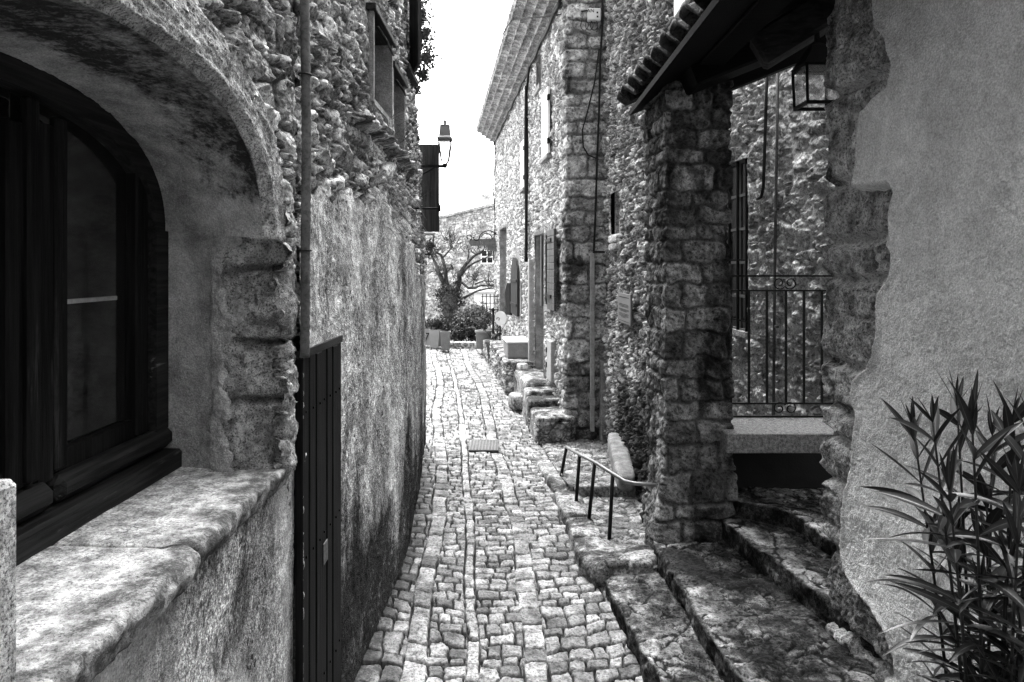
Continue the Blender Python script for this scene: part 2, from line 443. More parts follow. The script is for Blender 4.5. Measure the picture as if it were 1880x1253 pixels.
# ------------------------------------------------------------------ ground + cobbled lane
me = bpy.data.meshes.new('ground'); me.from_pydata([(-200, -60, -3.6), (200, -60, -3.6), (200, 400, -3.6), (-200, 400, -3.6)], [], [(0, 1, 2, 3)])
tag(link('ground', me, M['ground']), kind='structure')

def build_street():
    ys = [2.9]
    while ys[-1] < 34: ys.append(ys[-1] + max(.0048, .0003 * ys[-1] ** 2))
    ys = A(ys)
    ts = np.concatenate([lin(-9, -1.25, .12)[:-1], lin(-1.25, 1.35, .0052), lin(1.35, 2.2, .06)[1:]])
    T, Y = np.meshgrid(ts, ys)
    T0 = T + .028 * fbm(Y * 1.1, T * 1.5, 70, 2) + .008 * fbm(Y * 4, T * 3, 69, 2)
    g = .045                                  # half width of the gutter strip
    tone = np.zeros(T.shape); hgt = np.zeros(T.shape); jt = np.zeros(T.shape)
    wl = -.36 + .05 * np.sin(Y * .9); wr = .47 + .03 * np.sin(Y * .9 + 1)
    sw = .08                                  # half width of the bands of larger stones
    grow = np.interp(Y, [4, 6.2, 9], [1.5, 1.1, 1.])
    arc = .10 * np.abs(T0) ** 1.5 + .06 * fbm(T0 * 1.1, Y * .8, 77, 2)
    gy = np.interp(ys, [4, 6, 9, 30], [1.75, 1.35, 1.08, 1.]); cy = np.r_[0, np.cumsum(np.diff(ys) / gy[1:])]
    yy = cy[:, None] - arc
    bands = [(T0 < wl - sw, 1, (.09, .15), (.11, .21)), ((T0 >= wl - sw) & (T0 < wl + sw), 2, (.12, .21), (5, 6)),
             ((T0 >= wl + sw) & (T0 < -g), 3, (.06, .105), (.09, .19)), (np.abs(T0) <= g, 4, (.1, .22), (5, 6)),
             ((T0 > g) & (T0 < wr - sw), 5, (.06, .105), (.1, .21)), ((T0 >= wr - sw) & (T0 < wr + sw), 6, (.12, .21), (5, 6)),
             (T0 >= wr + sw, 7, (.07, .12), (.11, .23))]
    edge = np.minimum.reduce([np.abs(T0 - (wl - sw)), np.abs(T0 - (wl + sw)), np.abs(T0 + g), np.abs(T0 - g), np.abs(T0 - (wr - sw)), np.abs(T0 - (wr + sw))])
    wx = .02 * fbm(T * 11, Y * 11, 71, 3); wy = .02 * fbm(T * 9 + 40, Y * 9, 72, 3) + .03 * fbm(T * 4 + 40, Y * 4, 75, 2)
    for m, sd, hr, wr_ in bands:
        e, i, ox, oy = courses((T0 + wx)[m], (yy + wy)[m], 300 + sd, hr, wr_, 170.)
        e = np.minimum(e, edge[m] + wx[m] * .6 + .02 * np.maximum(fbm(T[m] * 2, Y[m] * 3.3, 78, 2), 0))
        e = e + .0035 * fbm(T[m] * 50, Y[m] * 50, 73, 2)
        st = sst(.0, .011, e)
        lev = h2(np.floor(i * 9973), np.floor(i * 313), sd)
        tl = ((h2(np.floor(i * 7919), 0 * i, 1) - .5) * ox + (h2(np.floor(i * 6007), 0 * i, 2) - .5) * oy)
        if sd in (2, 4, 6): tl = (h2(np.floor(i * 6007), 0 * i, 2) - .5) * oy + .6 * (h2(np.floor(i * 7919), 0 * i, 1) - .5) * T0[m] * .2
        dome = 1 - np.exp(-e / .02)
        hgt[m] = st * (.036 + .014 * lev) + .005 * dome + st * .16 * tl
        tone[m] = i; jw = np.clip(Y[m] / 6.5, 1, 2.2); jt[m] = 1 - sst(.003 * jw, .0085 * jw, e)
        if sd == 4: hgt[m] -= .012; tone[m] = .55 + .5 * i
    hgt += .006 * fbm(T * 16, Y * 16, 74, 5, .6) + .012 * fbm(T * 3, Y * 3, 76, 3)
    V = np.empty(T.shape + (3,)); V[..., 0] = gutter(Y) + T; V[..., 1] = Y
    V[..., 2] = G(Y) + .035 * np.minimum(np.abs(T), 1.2) ** 1.2 * np.where(T > 0, -.9, 1.) + hgt - .03
    stn = .85 * sst(.28, .02, V[..., 0] - xl(Y, -2.6)) * sst(11, 8, Y) + .25 * sst(.3, 1., fbm(T * 1.5, Y * 1.5, 79, 3))  # cobbles darker along the foot of the left wall, with random patches
    o = grid('street', V, M['cobble'], None, tone=tone, joint=jt, stain_shade=np.clip(stn, 0, 1))
    tag(o, kind='structure')
build_street()
me = bpy.data.meshes.new('path'); me.from_pydata([(-5, -8, -3.42), (6, -8, -3.42), (6, 3, -3.05), (-5, 3, -3.05)], [], [(0, 1, 2, 3)])
tag(link('path', me, M['ground']), kind='structure')

# ------------------------------------------------------------------ house on the left
LH = thing('stone_house', 'old stone house with an arched window, worn plaster and a dark plank door', 'house', (-1.4, 4, -2.9))

def se(th, c, a, b, z0, n):        # superellipse arc, th 0..pi from the far springing over the top to the near one
    ct, s_ = np.cos(th), np.sin(th)
    return c + a * np.sign(ct) * np.abs(ct) ** (2 / n), z0 + b * np.abs(s_) ** (2 / n)

def build_left_near():
    # rubble round the arch
    y = np.concatenate([lin(-9, 1.4, .1)[:-1], lin(1.4, 3.615, .006)]); z = np.concatenate([lin(-1.0, 1.5, .0065)[:-1], lin(1.5, 8.5, .06)])
    Y, Z = np.meshgrid(y, z)
    h, t, j = rubble(Y, Z, 11, .2, .13, .075, .4, (.02, .26), .5)
    h = h * (1 - .5 * sst(3.42, 3.5, Y)); h += .006 * fbm(Y * 30, Z * 30, 12, 3)
    # the rough plastered patch over the arch
    pm = sst(.25, -.15, (Y - 2.35) - .5 * (Z - .75) + .18 * fbm(Y * 3, Z * 3, 13, 3))
    hp = .05 + .018 * fbm(Y * 9, Z * 9, 14, 4) + .02 * fbm(Y * 28, Z * 28, 15, 3)
    h = h * (1 - pm) + hp * pm; t = t * (1 - pm) + pm * (.8 + .4 * fbm(Y * 12, Z * 12, 16, 3)); j = j * (1 - pm)
    ccx = np.broadcast_to((y[:-1] + y[1:]) / 2, (len(z) - 1, len(y) - 1)); ccz = np.broadcast_to(((z[:-1] + z[1:]) / 2)[:, None], ccx.shape)
    dd = (np.abs((ccx - 2.13) / 1.17) ** 2.4 + np.maximum((ccz - .12) / .72, 0) ** 2.4)
    hole = (dd < 1) & (ccx > .95)
    V = np.stack([xl(Y, Z) - .04 + h, Y, Z], -1)
    grid('wall', V, M['left_rubble'], LH, tone=t, joint=j * .8, stain_shade=.25 * sst(0, .8, fbm(Y * 1.7, Z * 1.7, 17, 3)), keep=~hole, flip=True)
    # arch of dressed stone: reveal, arris, face, outer edge
    th = np.linspace(0, math.pi, 420)
    By, Bz = se(th, 2.2, 1.14, .53, .16, 2.4); Iy, Iz = se(th, 2.13, 1.03, .57, .125, 2.3); Oy, Oz = se(th, 2.13, 1.24, .79, .11, 2.4)
    prof = [(0, 0, -1.68)] + [(k / 30 * .97, 0, -1.66 + .535 * k / 30) for k in range(1, 31)] + [(1, 0, -1.115), (1, .0, -1.105), (1, .06, -1.1), (1, .1, -1.085), (1, .13, -1.068)] \
        + [(1, .13 + .8 * k / 26, -1.064) for k in range(1, 26)] + [(1, .95, -1.068), (1, .985, -1.078), (1, 1, -1.1), (1, 1.0, -1.22)]
    n, m = len(th), len(prof); V = np.empty((n, m, 3)); 
    for k, (a, b, x) in enumerate(prof):
        iy = By + (Iy - By) * a; iz = Bz + (Iz - Bz) * a
        V[:, k, 0] = x; V[:, k, 1] = iy + (Oy - Iy) * b; V[:, k, 2] = iz + (Oz - Iz) * b
    arc = th * 1.2; cr = np.cumsum([0] + [math.dist(prof[k][1:], prof[k + 1][1:]) + abs(prof[k][0] - prof[k + 1][0]) * .1 for k in range(m - 1)])
    TA, CR = np.meshgrid(arc, cr, indexing='ij')
    vb = A([0, .62, 1.2, 1.75, 2.4, 3.0, 3.77]); dj = np.min(np.abs(TA[..., None] - vb), -1); e = sst(.001, .012, dj)
    bi = np.searchsorted(vb, TA)
    d = .012 * fbm(TA * 7, CR * 7, 21, 4) + .005 * fbm(TA * 45, CR * 45, 22, 3) - .004 * (1 - e)
    rev = (np.arange(m) < 32)[None, :]
    V[..., 0] += np.where(rev, 0, d); V[..., 2] += np.where(rev, -d * .7, 0)
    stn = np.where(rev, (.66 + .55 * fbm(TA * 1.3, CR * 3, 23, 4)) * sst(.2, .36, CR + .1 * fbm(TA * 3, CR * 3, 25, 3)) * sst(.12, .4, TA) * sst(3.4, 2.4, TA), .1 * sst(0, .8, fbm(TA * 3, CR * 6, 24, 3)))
    to = np.where(rev, .5, .6 + .6 * (h2(bi, bi * 0, 4) - .5)); stn = np.clip(stn, 0, 1)
    grid('arch_surround', V[:, 31:], M['arch_stone'], LH, tone=to[:, 31:], joint=.55 * (1 - e)[:, 31:], stain_shade=stn[:, 31:])
    grid('arch_reveal', V[:, :32], M['reveal_plaster'], LH, tone=.5, joint=0., stain_shade=stn[:, :32])
    # jambs
    def jamb(plan, sd, zz, name='jamb'):
        plan = A(plan, float); seg = np.r_[0, np.cumsum(np.linalg.norm(np.diff(plan, axis=0), axis=1))]
        s = lin(0, seg[-1], .006); px = np.interp(s, seg, plan[:, 0]); py = np.interp(s, seg, plan[:, 1])
        nx = np.gradient(py, s); ny = -np.gradient(px, s)
        k = np.ones(9) / 9; nx = np.convolve(np.pad(nx, 4, 'edge'), k, 'valid'); ny = np.convolve(np.pad(ny, 4, 'edge'), k, 'valid')
        px = np.convolve(np.pad(px, 4, 'edge'), k, 'valid'); py = np.convolve(np.pad(py, 4, 'edge'), k, 'valid')
        S, Z = np.meshgrid(s, zz)
        zj = A([-.62, -.36 + 0 * 1, -.0]); zw = Z + .02 * fbm(S * 5, Z * 5, sd, 3)
        dj = np.min(np.abs(zw[..., None] - zj), -1); bl = np.searchsorted(zj, zw)
        out = sst(.18, .42, S)
        e = 1 - (1 - sst(.004, .03, dj)) * sst(.3, .5, S)
        d = out * (.035 * fbm(S * 5, Z * 5, sd + 1, 4) + .02 * fbm(S * 18, Z * 18, sd + 2, 5, .6) + .012) + (1 - out) * .008 * fbm(S * 4, Z * 4, sd + 3, 3) - .03 * (1 - e)
        chip = sst(.25, .6, fbm(S * 9, Z * 9, sd + 4, 3)) * sst(.35, .55, S); d -= .035 * chip
        cap = (sst(-1.0, -.985, Z)) 
        V = np.stack([px[None] + nx[None] * d, py[None] + ny[None] * d, Z], -1)
        V2 = np.concatenate([V, V[-1:] * A([1, 1, 1.]) + 0], 0); V2[..., 2] += .09 * sst(0, .137, V2[..., 2]) * (1 - sst(.3, .5, np.r_[s][None] + 0 * V2[..., 2])); V2[-1, :, 0] = -1.62; V2[-1, :, 1] = plan[-1, 1]
        ext = lambda a: np.concatenate([a, a[-1:]], 0)
        stn = ext(np.clip(.2 * out + .1 * fbm(S * 3, Z * 2, sd + 7, 4), 0, 1)); c = int(np.searchsorted(s, .33)); c2 = c + 26
        mm = sst(-.06, .06, .35 * fbm(S * 4, Z * 5, sd + 8, 4) - (S - .4) * 2.2); dd = np.where(S < .3, 0, .014 * mm - .009 * (1 - mm)); NV = np.stack([nx[None] + 0 * Z, ny[None] + 0 * Z, 0 * Z], -1)
        VP = V2.copy(); VP[:-1] += NV * dd[..., None]; VP[:-1] += NV * (1 - mm)[..., None] * -.02 * (S > .3)[..., None]
        grid('jamb_plaster', VP[:, :c2], M['reveal_plaster'], LH, tone=.5, joint=0., stain_shade=stn[:, :c2])
        return grid(name, V2[:, c:], M['arch_stone'], LH, tone=ext(.4 + .8 * (h2(bl, 0 * bl, 8) - .5))[:, c:], joint=ext(.9 * (1 - e))[:, c:], stain_shade=stn[:, c:])
    jamb([(-1.7, 3.37), (-1.5, 3.35), (-1.32, 3.31), (-1.17, 3.325), (-1.085, 3.345), (-1.066, 3.38), (-1.068, 3.475), (-1.13, 3.485)], 31, np.r_[lin(-.99, .13, .0065), .137])
    nb = MB(); nb.box((-1.32, 1.2, -.71), (.257, .33, .255), bev=.012, tone=.6); nb.build('jamb', M['arch_stone'], LH)
    # sill of two worn slabs
    for y0, y1, fx, zt, sd in ((.6, 2.425, -1.052, -.952, 41), (2.432, 3.46, -1.075, -.947, 42)):
        yy = lin(y0, y1, .008)
        sec = [(-1.66, 0.)] + [(-1.66 + (fx - .03 + 1.66) * k / 50, -.004 * (k / 50) ** 2) for k in range(1, 51)] + [(fx - .013, -.009), (fx - .004, -.018), (fx, -.03), (fx + .004, -.045), (fx, -.06), (fx - .004, -.075), (fx - .008, -.09), (fx - .016, -.102), (fx - .035, -.112), (fx - .06, -.117), (fx - .1, -.12), (fx - .2, -.12)]
        sec = A(sec); Yg, K = np.meshgrid(yy, np.arange(len(sec)), indexing='ij')
        cr = np.r_[0, np.cumsum(np.linalg.norm(np.diff(sec, axis=0), axis=1))][K]
        fr = sst(.38, .56, cr)
        d = .004 * fbm(Yg * 6, cr * 6, sd, 3) + fr * (.02 * fbm(Yg * 6, cr * 9, sd + 2, 4) + .012 * fbm(Yg * 26, cr * 26, sd + 3, 3))
        endc = 1 - .0 * Yg; de = np.minimum(Yg - y0, y1 - Yg); rnd = -.03 * (1 - sst(0, .05, de)) * fr - .01 * (1 - sst(0, .02, de))
        V = np.stack([sec[K, 0] + (d + rnd) * fr, Yg, zt + sec[K, 1] + (d + rnd) * (1 - fr) + .006 * fbm(Yg * 3, cr * 3, sd + 5, 2)], -1)
        # close the ends
        V = np.concatenate([V[:1] * 0 + A([-1.6, y0, zt - .1]), V, V[:1] * 0 + A([-1.6, y1, zt - .1])], 0)
        ext = lambda a: np.concatenate([a[:1], a, a[-1:]], 0)
        grid('sill', V, M['sill_stone'], LH, tone=ext(.7 + .4 * fbm(Yg * 2, cr * 2, sd + 6, 3) - .35 * fr), joint=0.,
             stain_shade=ext(np.clip(.5 * fr + .22 * sst(.2, .42, cr) + .15 * fbm(Yg * 3, cr * 3, sd + 8, 3), 0, 1)), flip=True)
    # plaster under the sill
    y = np.concatenate([lin(-9, 1.5, .1)[:-1], lin(1.5, 3.62, .008)]); z = np.concatenate([lin(-3.3, -2.25, .1)[:-1], lin(-2.25, -.99, .008)])
    Y, Z = np.meshgrid(y, z)
    h = .016 * fbm(Y * 2, Z * 2, 51, 3) + .006 * fbm(Y * 9, Z * 9, 52, 4)
    V = np.stack([xl(Y, Z) - .035 + h, Y, Z], -1)
    grid('plaster', V, M['left_plaster'], LH, joint=0., stain_shade=.3 * sst(-1.4, -2.4, Z), flip=True)
    # window: frame with two casements and their panes
    fr = MB(); fx = -1.66
    fr.box((fx + .03, 2.2, -.91), (.065, 1.24, .048), bev=.012)                 # bottom board
    fr.box((fx, 1.77, -.805), (.052, .74, .05), bev=.03); fr.box((fx - .004, 2.965, -.805), (.052, .43, .05), bev=.03)
    th = np.linspace(0, math.pi, 60); oy, oz = se(th, 2.2, 1.16, .55, .16, 2.4); iy, iz = se(th, 2.2, 1.05, .45, .15, 2.4)
    oy = np.r_[3.36, oy, 1.04]; oz = np.r_[-.76, oz, -.76]; iy = np.r_[3.25, iy, 1.15]; iz = np.r_[-.76, iz, -.76]
    vs = []; fs = []
    for a in range(len(oy)): vs += [(fx + .03, oy[a], oz[a]), (fx + .03, iy[a], iz[a]), (fx - .06, iy[a], iz[a]), (fx - .06, oy[a], oz[a])]
    for a in range(len(oy) - 1):
        for k in range(4): fs.append((a * 4 + k, a * 4 + (k + 1) % 4, a * 4 + 4 + (k + 1) % 4, a * 4 + 4 + k))
    fr.add(vs, fs)
    w = fr.build('window', M['dark_wood_y'], LH)
    for ya, yb, inner in ((1.18, 2.42, 2.36), (2.46, 3.22, 2.53)):
        sa = MB(); hgt = .56
        sa.box((fx - .02, ya + .05, -.13), (.028, .05, .64), bev=.008); sa.box((fx - .02, yb - .05, -.13), (.028, .05, .62), bev=.008)
        sa.box((fx - .03, (ya + yb) / 2, -.72), (.022, (yb - ya) / 2, .045), bev=.008)
        if ya < 2: sa.box((fx + .012, 2.42, -.08), (.02, .03, .66), bev=.01)
        else: sa.box((fx + .004, 2.585, -.1), (.016, .035, .64), bev=.008)
        sa.build('casement', M['dark_wood'], w)
        MB().box((fx - .045, (ya + yb) / 2, 0), (.004, (yb - ya) / 2 - .02, .7)).build('pane', M['glass'], w)
    MB().box((fx - .03, 2.83, -.133), (.008, .19, .009), bev=.003).build('pale_bar', M['pale_metal'], w)  # short pale bar across the far casement
    MB().box((fx - .14, 2.2, -.1), (.02, 1.3, 1.0)).build('dark_backing', M['black'], w)  # black sheet behind the panes, standing in for the unlit room
    # corrugated conduit down the wall
    c = MB(); n = 300; pts = []; rr = []
    for k in range(n):
        zz = 5.2 - (5.2 + .45) * k / (n - 1)
        pts.append((xl(3.5, zz) + .055 + .004 * math.sin(zz * 3), 3.505 + .012 * math.sin(zz * 2.1) + .02 * sst(.2, -.3, zz), zz)); rr.append(.024 + (.0016 if k % 2 else -.0016))
    c.tube(pts, rr, 12); co = c.build('corrugated_pipe', M['conduit'], LH)
    for zz in (.95, .08, 1.8): cl = MB(); cl.tube([(xl(3.5, zz) + .055 + .03 * math.cos(a), 3.505 + .03 * math.sin(a), zz) for a in np.linspace(0, 6.28, 14)], .005, 6, cap=False); cl.build('pipe_clip', M['iron'], co)

def build_left_far():
    ys = [3.61]
    while ys[-1] < 10.3: ys.append(ys[-1] + max(.011, .00035 * ys[-1] ** 2))
    ys[-1] = 10.3; W1 = (5.42, 6.22, 1.28, 1.95); W2 = (6.34, 6.98, 1.12, 1.78)
    y = A(sorted(set(list(ys) + [W1[0], W1[1], W2[0], W2[1]]))); z = A(sorted(set(list(lin(-1., 3.8, .0125)) + list(lin(3.8, 8.5, .08)) + [1.28, 1.95, 1.12, 1.78])))
    Y, Z = np.meshgrid(y, z)
    h, t, j = rubble(Y, Z, 61, .24, .11, .065, .45, (.02, .26), .45)
    h += .008 * fbm(Y * 25, Z * 25, 62, 3) + .03 * fbm(Y * 1.2, Z * 1.2, 63, 2)
    for a, b, c_, d in (W1, W2):
        dd = np.maximum(np.maximum(a - Y, Y - b), np.maximum(c_ - Z, Z - d)); f = sst(.02, .14, dd); h = h * f + .035 * (1 - f)
    m_ = np.interp(Y, [3.6, 3.75, 4.1, 4.7, 5.2, 5.7, 6.2, 7, 8, 9, 10.3], [.1, .38, .62, .74, .66, .6, .42, .3, .12, -.05, -.1]) - Z + .3 * fbm(Y * 1.6, Z * 1.6, 66, 4) + .12 * fbm(Y * 7, Z * 7, 67, 4)
    h -= .085 * sst(.02, .3, m_) * sst(3.66, 3.75, Y)
    led = sst(.035, .01, np.abs(Z - (1.03 - .02 * (Y - 5)) + .012 * fbm(Y * 4, 0 * Y, 64, 2))) * sst(4.75, 4.9, Y) * sst(7.6, 7.3, Y)
    h += .1 * led
    V = np.stack([xl(Y, Z) - .05 + h, Y, Z], -1)
    grid('wall', V, M['left_rubble'], LH, tone=t, joint=j * .8, stain_shade=.3 * sst(0, .7, fbm(Y * 1.5, Z * 1.5, 65, 3)), keep=cellkeep(y, z, (W1, W2)), flip=True)
    # plaster coat over the lower part
    zb = lambda Y: np.interp(Y, [3.6, 3.75, 4.1, 4.7, 5.2, 5.7, 6.2, 7, 8, 9, 10.3], [.1, .38, .62, .74, .66, .6, .42, .3, .12, -.05, -.1])
    D = (3.62, 4.41, -3.2, -.465)
    y = A(sorted(set(list(ys) + [3.62, 4.41]))); z = A(sorted(set(list(lin(-3.1, .95, .0125)) + [-.465])))
    Y, Z = np.meshgrid(y, z)
    dz = zb(Y) - Z + .3 * fbm(Y * 1.6, Z * 1.6, 66, 4) + .12 * fbm(Y * 7, Z * 7, 67, 4)
    m = sst(-.02, .12, dz)
    h = -.12 + .16 * m + .02 * fbm(Y * 1.7, Z * 1.3, 68, 3) + .009 * fbm(Y * 8, Z * 8, 69, 4) + .006 * fbm(Y * 34, Z * 34, 60, 2)
    gl = Z - G(Y)
    stn = np.clip(1.15 * sst(1.5, .15, gl + .7 * fbm(Y * 1.6, Z * .5, 58, 4)) + .75 * sst(.35, .75, fbm(Y * 4.5, Z * .35, 59, 4)) * sst(6.2, 7.5, Y) + .6 * sst(.08, 0, dz), 0, 1)
    V = np.stack([xl(Y, Z) - .034 + h, Y, Z], -1)
    grid('plaster', V, M['left_plaster'], LH, joint=0., stain_shade=stn, keep=cellkeep(y, z, (D,)) & ((dz > -.1)[:-1, :-1]), flip=True)
    # reveals of the two small openings, with a shutter board each
    for (a, b, c_, d), nm in ((W1, 0), (W2, 1)):
        x = float(xl((a + b) / 2, (c_ + d) / 2)); q = MB()
        q.box((x - .2, b + .02, (c_ + d) / 2), (.2, .022, (d - c_) / 2 + .02)); q.box((x - .2, a - .02, (c_ + d) / 2), (.2, .022, (d - c_) / 2 + .02))
        q.box((x - .2, (a + b) / 2, c_ - .015), (.2, (b - a) / 2, .02))
        w = q.build('window', M['concrete'], LH)
        MB().box((x - .19, (a + b) / 2, d + .02), (.215, (b - a) / 2 + .08, .026), bev=.006).build('lintel', M['dark_wood_y'], w)
        MB().box((x - .36, (a + b) / 2, (c_ + d) / 2), (.02, (b - a) / 2, (d - c_) / 2)).build('shutter', M['dark_wood'], w)
        MB().tube([(x + .015, a + .05, d - .1), (x + .04, a + .3, d - .13), (x + .015, b - .03, d - .1)], .012, 6).build('tie_bar', M['iron'], w)
    # upper wooden shutter near the end of the wall
    x = float(xl(8.6, 2.6)); s = MB()
    s.box((x + .09, 8.5, 2.95), (.02, .32, .6), bev=.006, ax=[[.95, .3, 0], [-.3, .95, 0], [0, 0, 1]]); s.box((x + .02, 8.5, 2.3), (.06, .4, .03)); s.build('shutter', M['shutter_wood'], LH)
    # plank door
    d = MB(); n = 7; w_ = (4.42 - 3.6) / n
    for k in range(n): d.box((-1.085 + .004 * (k % 3), 3.6 + w_ * (k + .5), -1.75), (.02, w_ / 2 - .005, 1.28), bev=.005)
    q = d
    for k in range(n):
        for zz in (-.75, -1.5, -2.3): q.lathe((0, 0, 0), [(.006, 0), (.006, .0)], 6) if False else q.box((-1.062 + .004 * (k % 3), 3.6 + w_ * (k + .5), zz), (.004, .006, .006))
    dr = d.build('plank_door', M['door_wood'], LH)
    MB().box((-1.06, 4.02, -1.62), (.004, .045, .06), bev=.003).build('letter_plate', M['conduit'], dr)
    MB().box((-1.11, 4.015, -.45), (.05, .42, .02)).build('door_lintel', M['dark_wood_y'], LH)
    # end of the house and its bulk
    q = MB(); x = -1.26
    q.box((-3.4, 10.26, 1.2), (2.0, .03, 4.9)); q.build('end_wall', M['left_rubble'], LH)
    q = MB(); q.box((-3.3, .6, 2.6), (1.45, 9.6, 5.9)); q.build('house_core', M['black'], LH)
build_left_near(); build_left_far()

def blades(name, cx, n, L, mat, droop=.6, w=.004, spread=.06, parent=None):
    q = MB()
    for k in range(n):
        b = A(cx(rng)); d = A([rng.uniform(.2, 1), rng.uniform(-.6, .6), rng.uniform(-.3, .9)]); d /= np.linalg.norm(d); l = L * rng.uniform(.4, 1.1)
        pts = [b + d * l * t + A([0, 0, -droop * l * t * t]) for t in (0, .33, .66, 1)]
        s = A([rng.uniform(-1, 1), rng.uniform(-1, 1), 0]); s = s / (np.linalg.norm(s) + 1e-6) * w; vs = []
        for i, p in enumerate(pts): vs += [p - s * (1 - i / 3.2), p + s * (1 - i / 3.2)]
        q.add(vs, [(0, 1, 3, 2), (2, 3, 5, 4), (4, 5, 7, 6)], False, rng.random())
    return q.build(name, mat, parent)
def wallpt(ya, yb, za, zb):
    def f(r):
        y = r.uniform(ya, yb); z = r.uniform(za, zb); return (float(xl(y, z)) - .02, y, z)
    return f
tag(blades('dry_grass', wallpt(5.6, 6.9, .3, .75), 170, .28, M['dry'], .9), 'dry grass tufts hanging where the plaster meets the rubble of the left wall', 'grass', kind='stuff')
tag(blades('bare_twigs', wallpt(6.2, 9.6, .75, 1.4), 150, .32, M['bark'], .1, .004), 'bare twigs growing out of the left wall below the two small windows', 'twigs', kind='stuff')

def leaf_cloud(q, c, r, n, size, squash=(1, 1, 1), shell=.45):
    c = A(c, float)
    for k in range(n):
        d = A([rng.gauss(0, 1) for _ in range(3)]); d /= np.linalg.norm(d); rad = r * (shell + (1 - shell) * rng.random()) * (1 + .25 * math.sin(d[0] * 5 + c[1]) * math.cos(d[2] * 6))
        p = c + d * rad * A(squash); a = A([rng.gauss(0, 1) for _ in range(3)]); a /= np.linalg.norm(a); b = np.cross(a, d); b /= np.linalg.norm(b) + 1e-6
        s = size * rng.uniform(.6, 1.3)
        q.add([p - a * s, p + b * s * .45, p + a * s, p - b * s * .45], [(0, 1, 2, 3)], False, rng.random())
iv = thing('ivy_bush', 'leafy ivy bush hanging from the top of the left house wall against the sky', 'bush', (-1.3, 9.9, 2.6))
q = MB()
for c, r, n in (((-1.3, 9.9, 3.55), .26, 500), ((-1.24, 9.95, 3.25), .24, 500), ((-1.22, 10.0, 2.95), .2, 420), ((-1.27, 10.0, 2.7), .15, 260), ((-1.3, 9.9, 3.9), .3, 500), ((-1.36, 10, 2.5), .1, 120)): leaf_cloud(q, c, r, n, .035, (1, 1.3, 1), .2)
q.build('leaves', M['foliage'], iv)
q = MB()
for k in range(7): q.tube([(-1.42, 9.9, 2.7 + k * .18), (-1.28 + rng.uniform(-.05, .08), 9.9, 2.75 + k * .18), (-1.18 + rng.uniform(-.05, .05), 10, 2.68 + k * .2)], [.012, .008, .003], 5)
q.build('stem', M['bark'], iv)
def planwall(name, mat, parent, plan, s, z, hfun, k=9, keep=None, shift=None, smooth=True):
    """a wall over a plan polyline (coordinates s along it), displaced along its outward normal"""
    plan = A(plan, float); seg = np.r_[0, np.cumsum(np.linalg.norm(np.diff(plan, axis=0), axis=1))]
    px = np.interp(s, seg, plan[:, 0]); py = np.interp(s, seg, plan[:, 1])
    t = np.stack([np.gradient(px, s), np.gradient(py, s)], -1); nx, ny = t[:, 1], -t[:, 0]
    if k > 1:
        w = np.ones(k) / k; f = lambda a: np.convolve(np.pad(a, k // 2, 'edge'), w, 'valid'); nx, ny = f(nx), f(ny)
    l = np.hypot(nx, ny) + 1e-9; nx, ny = nx / l, ny / l
    S, Z = np.meshgrid(s, z); r = hfun(S, Z); h = r[0]
    V = np.stack([px[None] + nx[None] * h, py[None] + ny[None] * h, Z], -1)
    if shift is not None: V = shift(S, Z, V)
    return grid(name, V, mat, parent, tone=r[1], joint=r[2], stain_shade=r[3] if len(r) > 3 else 0., keep=keep)

def rock(q, c, h, ax=None, sd=0, n=9, amp=.1, rnd=.35, tone=.5):
    """a weathered stone block added to the collector q"""
    c = A(c, float); h = A(h, float); ax = np.eye(3) if ax is None else A(ax, float)
    g = np.linspace(-1, 1, n)
    for a in range(3):
        for sg in (-1, 1):
            U, W = np.meshgrid(g, g, indexing='ij'); p = np.zeros((n, n, 3)); p[..., a] = sg; p[..., (a + 1) % 3] = U; p[..., (a + 2) % 3] = W
            e = 6 - 4 * rnd; ln = (np.abs(p) ** e).sum(-1, keepdims=True) ** (1 / e); p = p / ln
            wp = p * h
            d = fbm(wp[..., 0] * 5 + wp[..., 2] * 3 + sd, wp[..., 1] * 5 - wp[..., 2] * 4 + sd * .7, sd, 4)
            wp = wp + p / (np.linalg.norm(p, axis=-1, keepdims=True)) * (d * amp * min(h))[..., None]
            wp = wp @ ax + c
            idx = np.arange(n * n).reshape(n, n); f = np.stack([idx[:-1, :-1], idx[1:, :-1], idx[1:, 1:], idx[:-1, 1:]], -1).reshape(-1, 4)
            q.add(wp.reshape(-1, 3), f.tolist(), True, tone)

def rot(a): return [[math.cos(a), math.sin(a), 0], [-math.sin(a), math.cos(a), 0], [0, 0, 1]]

def text(body, size, name, mat, parent, M4, ext=.002):
    cu = bpy.data.curves.new(name, 'FONT'); cu.body = body; cu.size = size; cu.extrude = ext; cu.align_x = 'CENTER'; cu.align_y = 'CENTER'
    o = bpy.data.objects.new(name, cu); C.objects.link(o); dg = bpy.context.evaluated_depsgraph_get()
    me = bpy.data.meshes.new_from_object(o.evaluated_get(dg)); bpy.data.objects.remove(o); me.transform(M4); me.materials.clear()
    return link(name, me, mat, parent)
def basis(o, x, y, z):
    m = Matrix.Identity(4)
    for i, v in enumerate((x, y, z, o)):
        for r in range(3): m[r][i] = float(v[r])
    return m

# ------------------------------------------------------------------ house on the right (far), with its génoise eave
fX = lambda Y: .84 - .107 * (Y - 10.6)
fd = A([-.107, 1, 0]) / math.hypot(.107, 1); fn = A([-fd[1], fd[0], 0])       # along the facade, out of the facade
def FP(Y, z, o=0.): return A([fX(Y), Y, z]) + fn * o
def facY(u): return 1.974 / ((u - CU) / F + .107)
fax = [[fd[0], fd[1], 0], [fn[0], fn[1], 0], [0, 0, 1]]

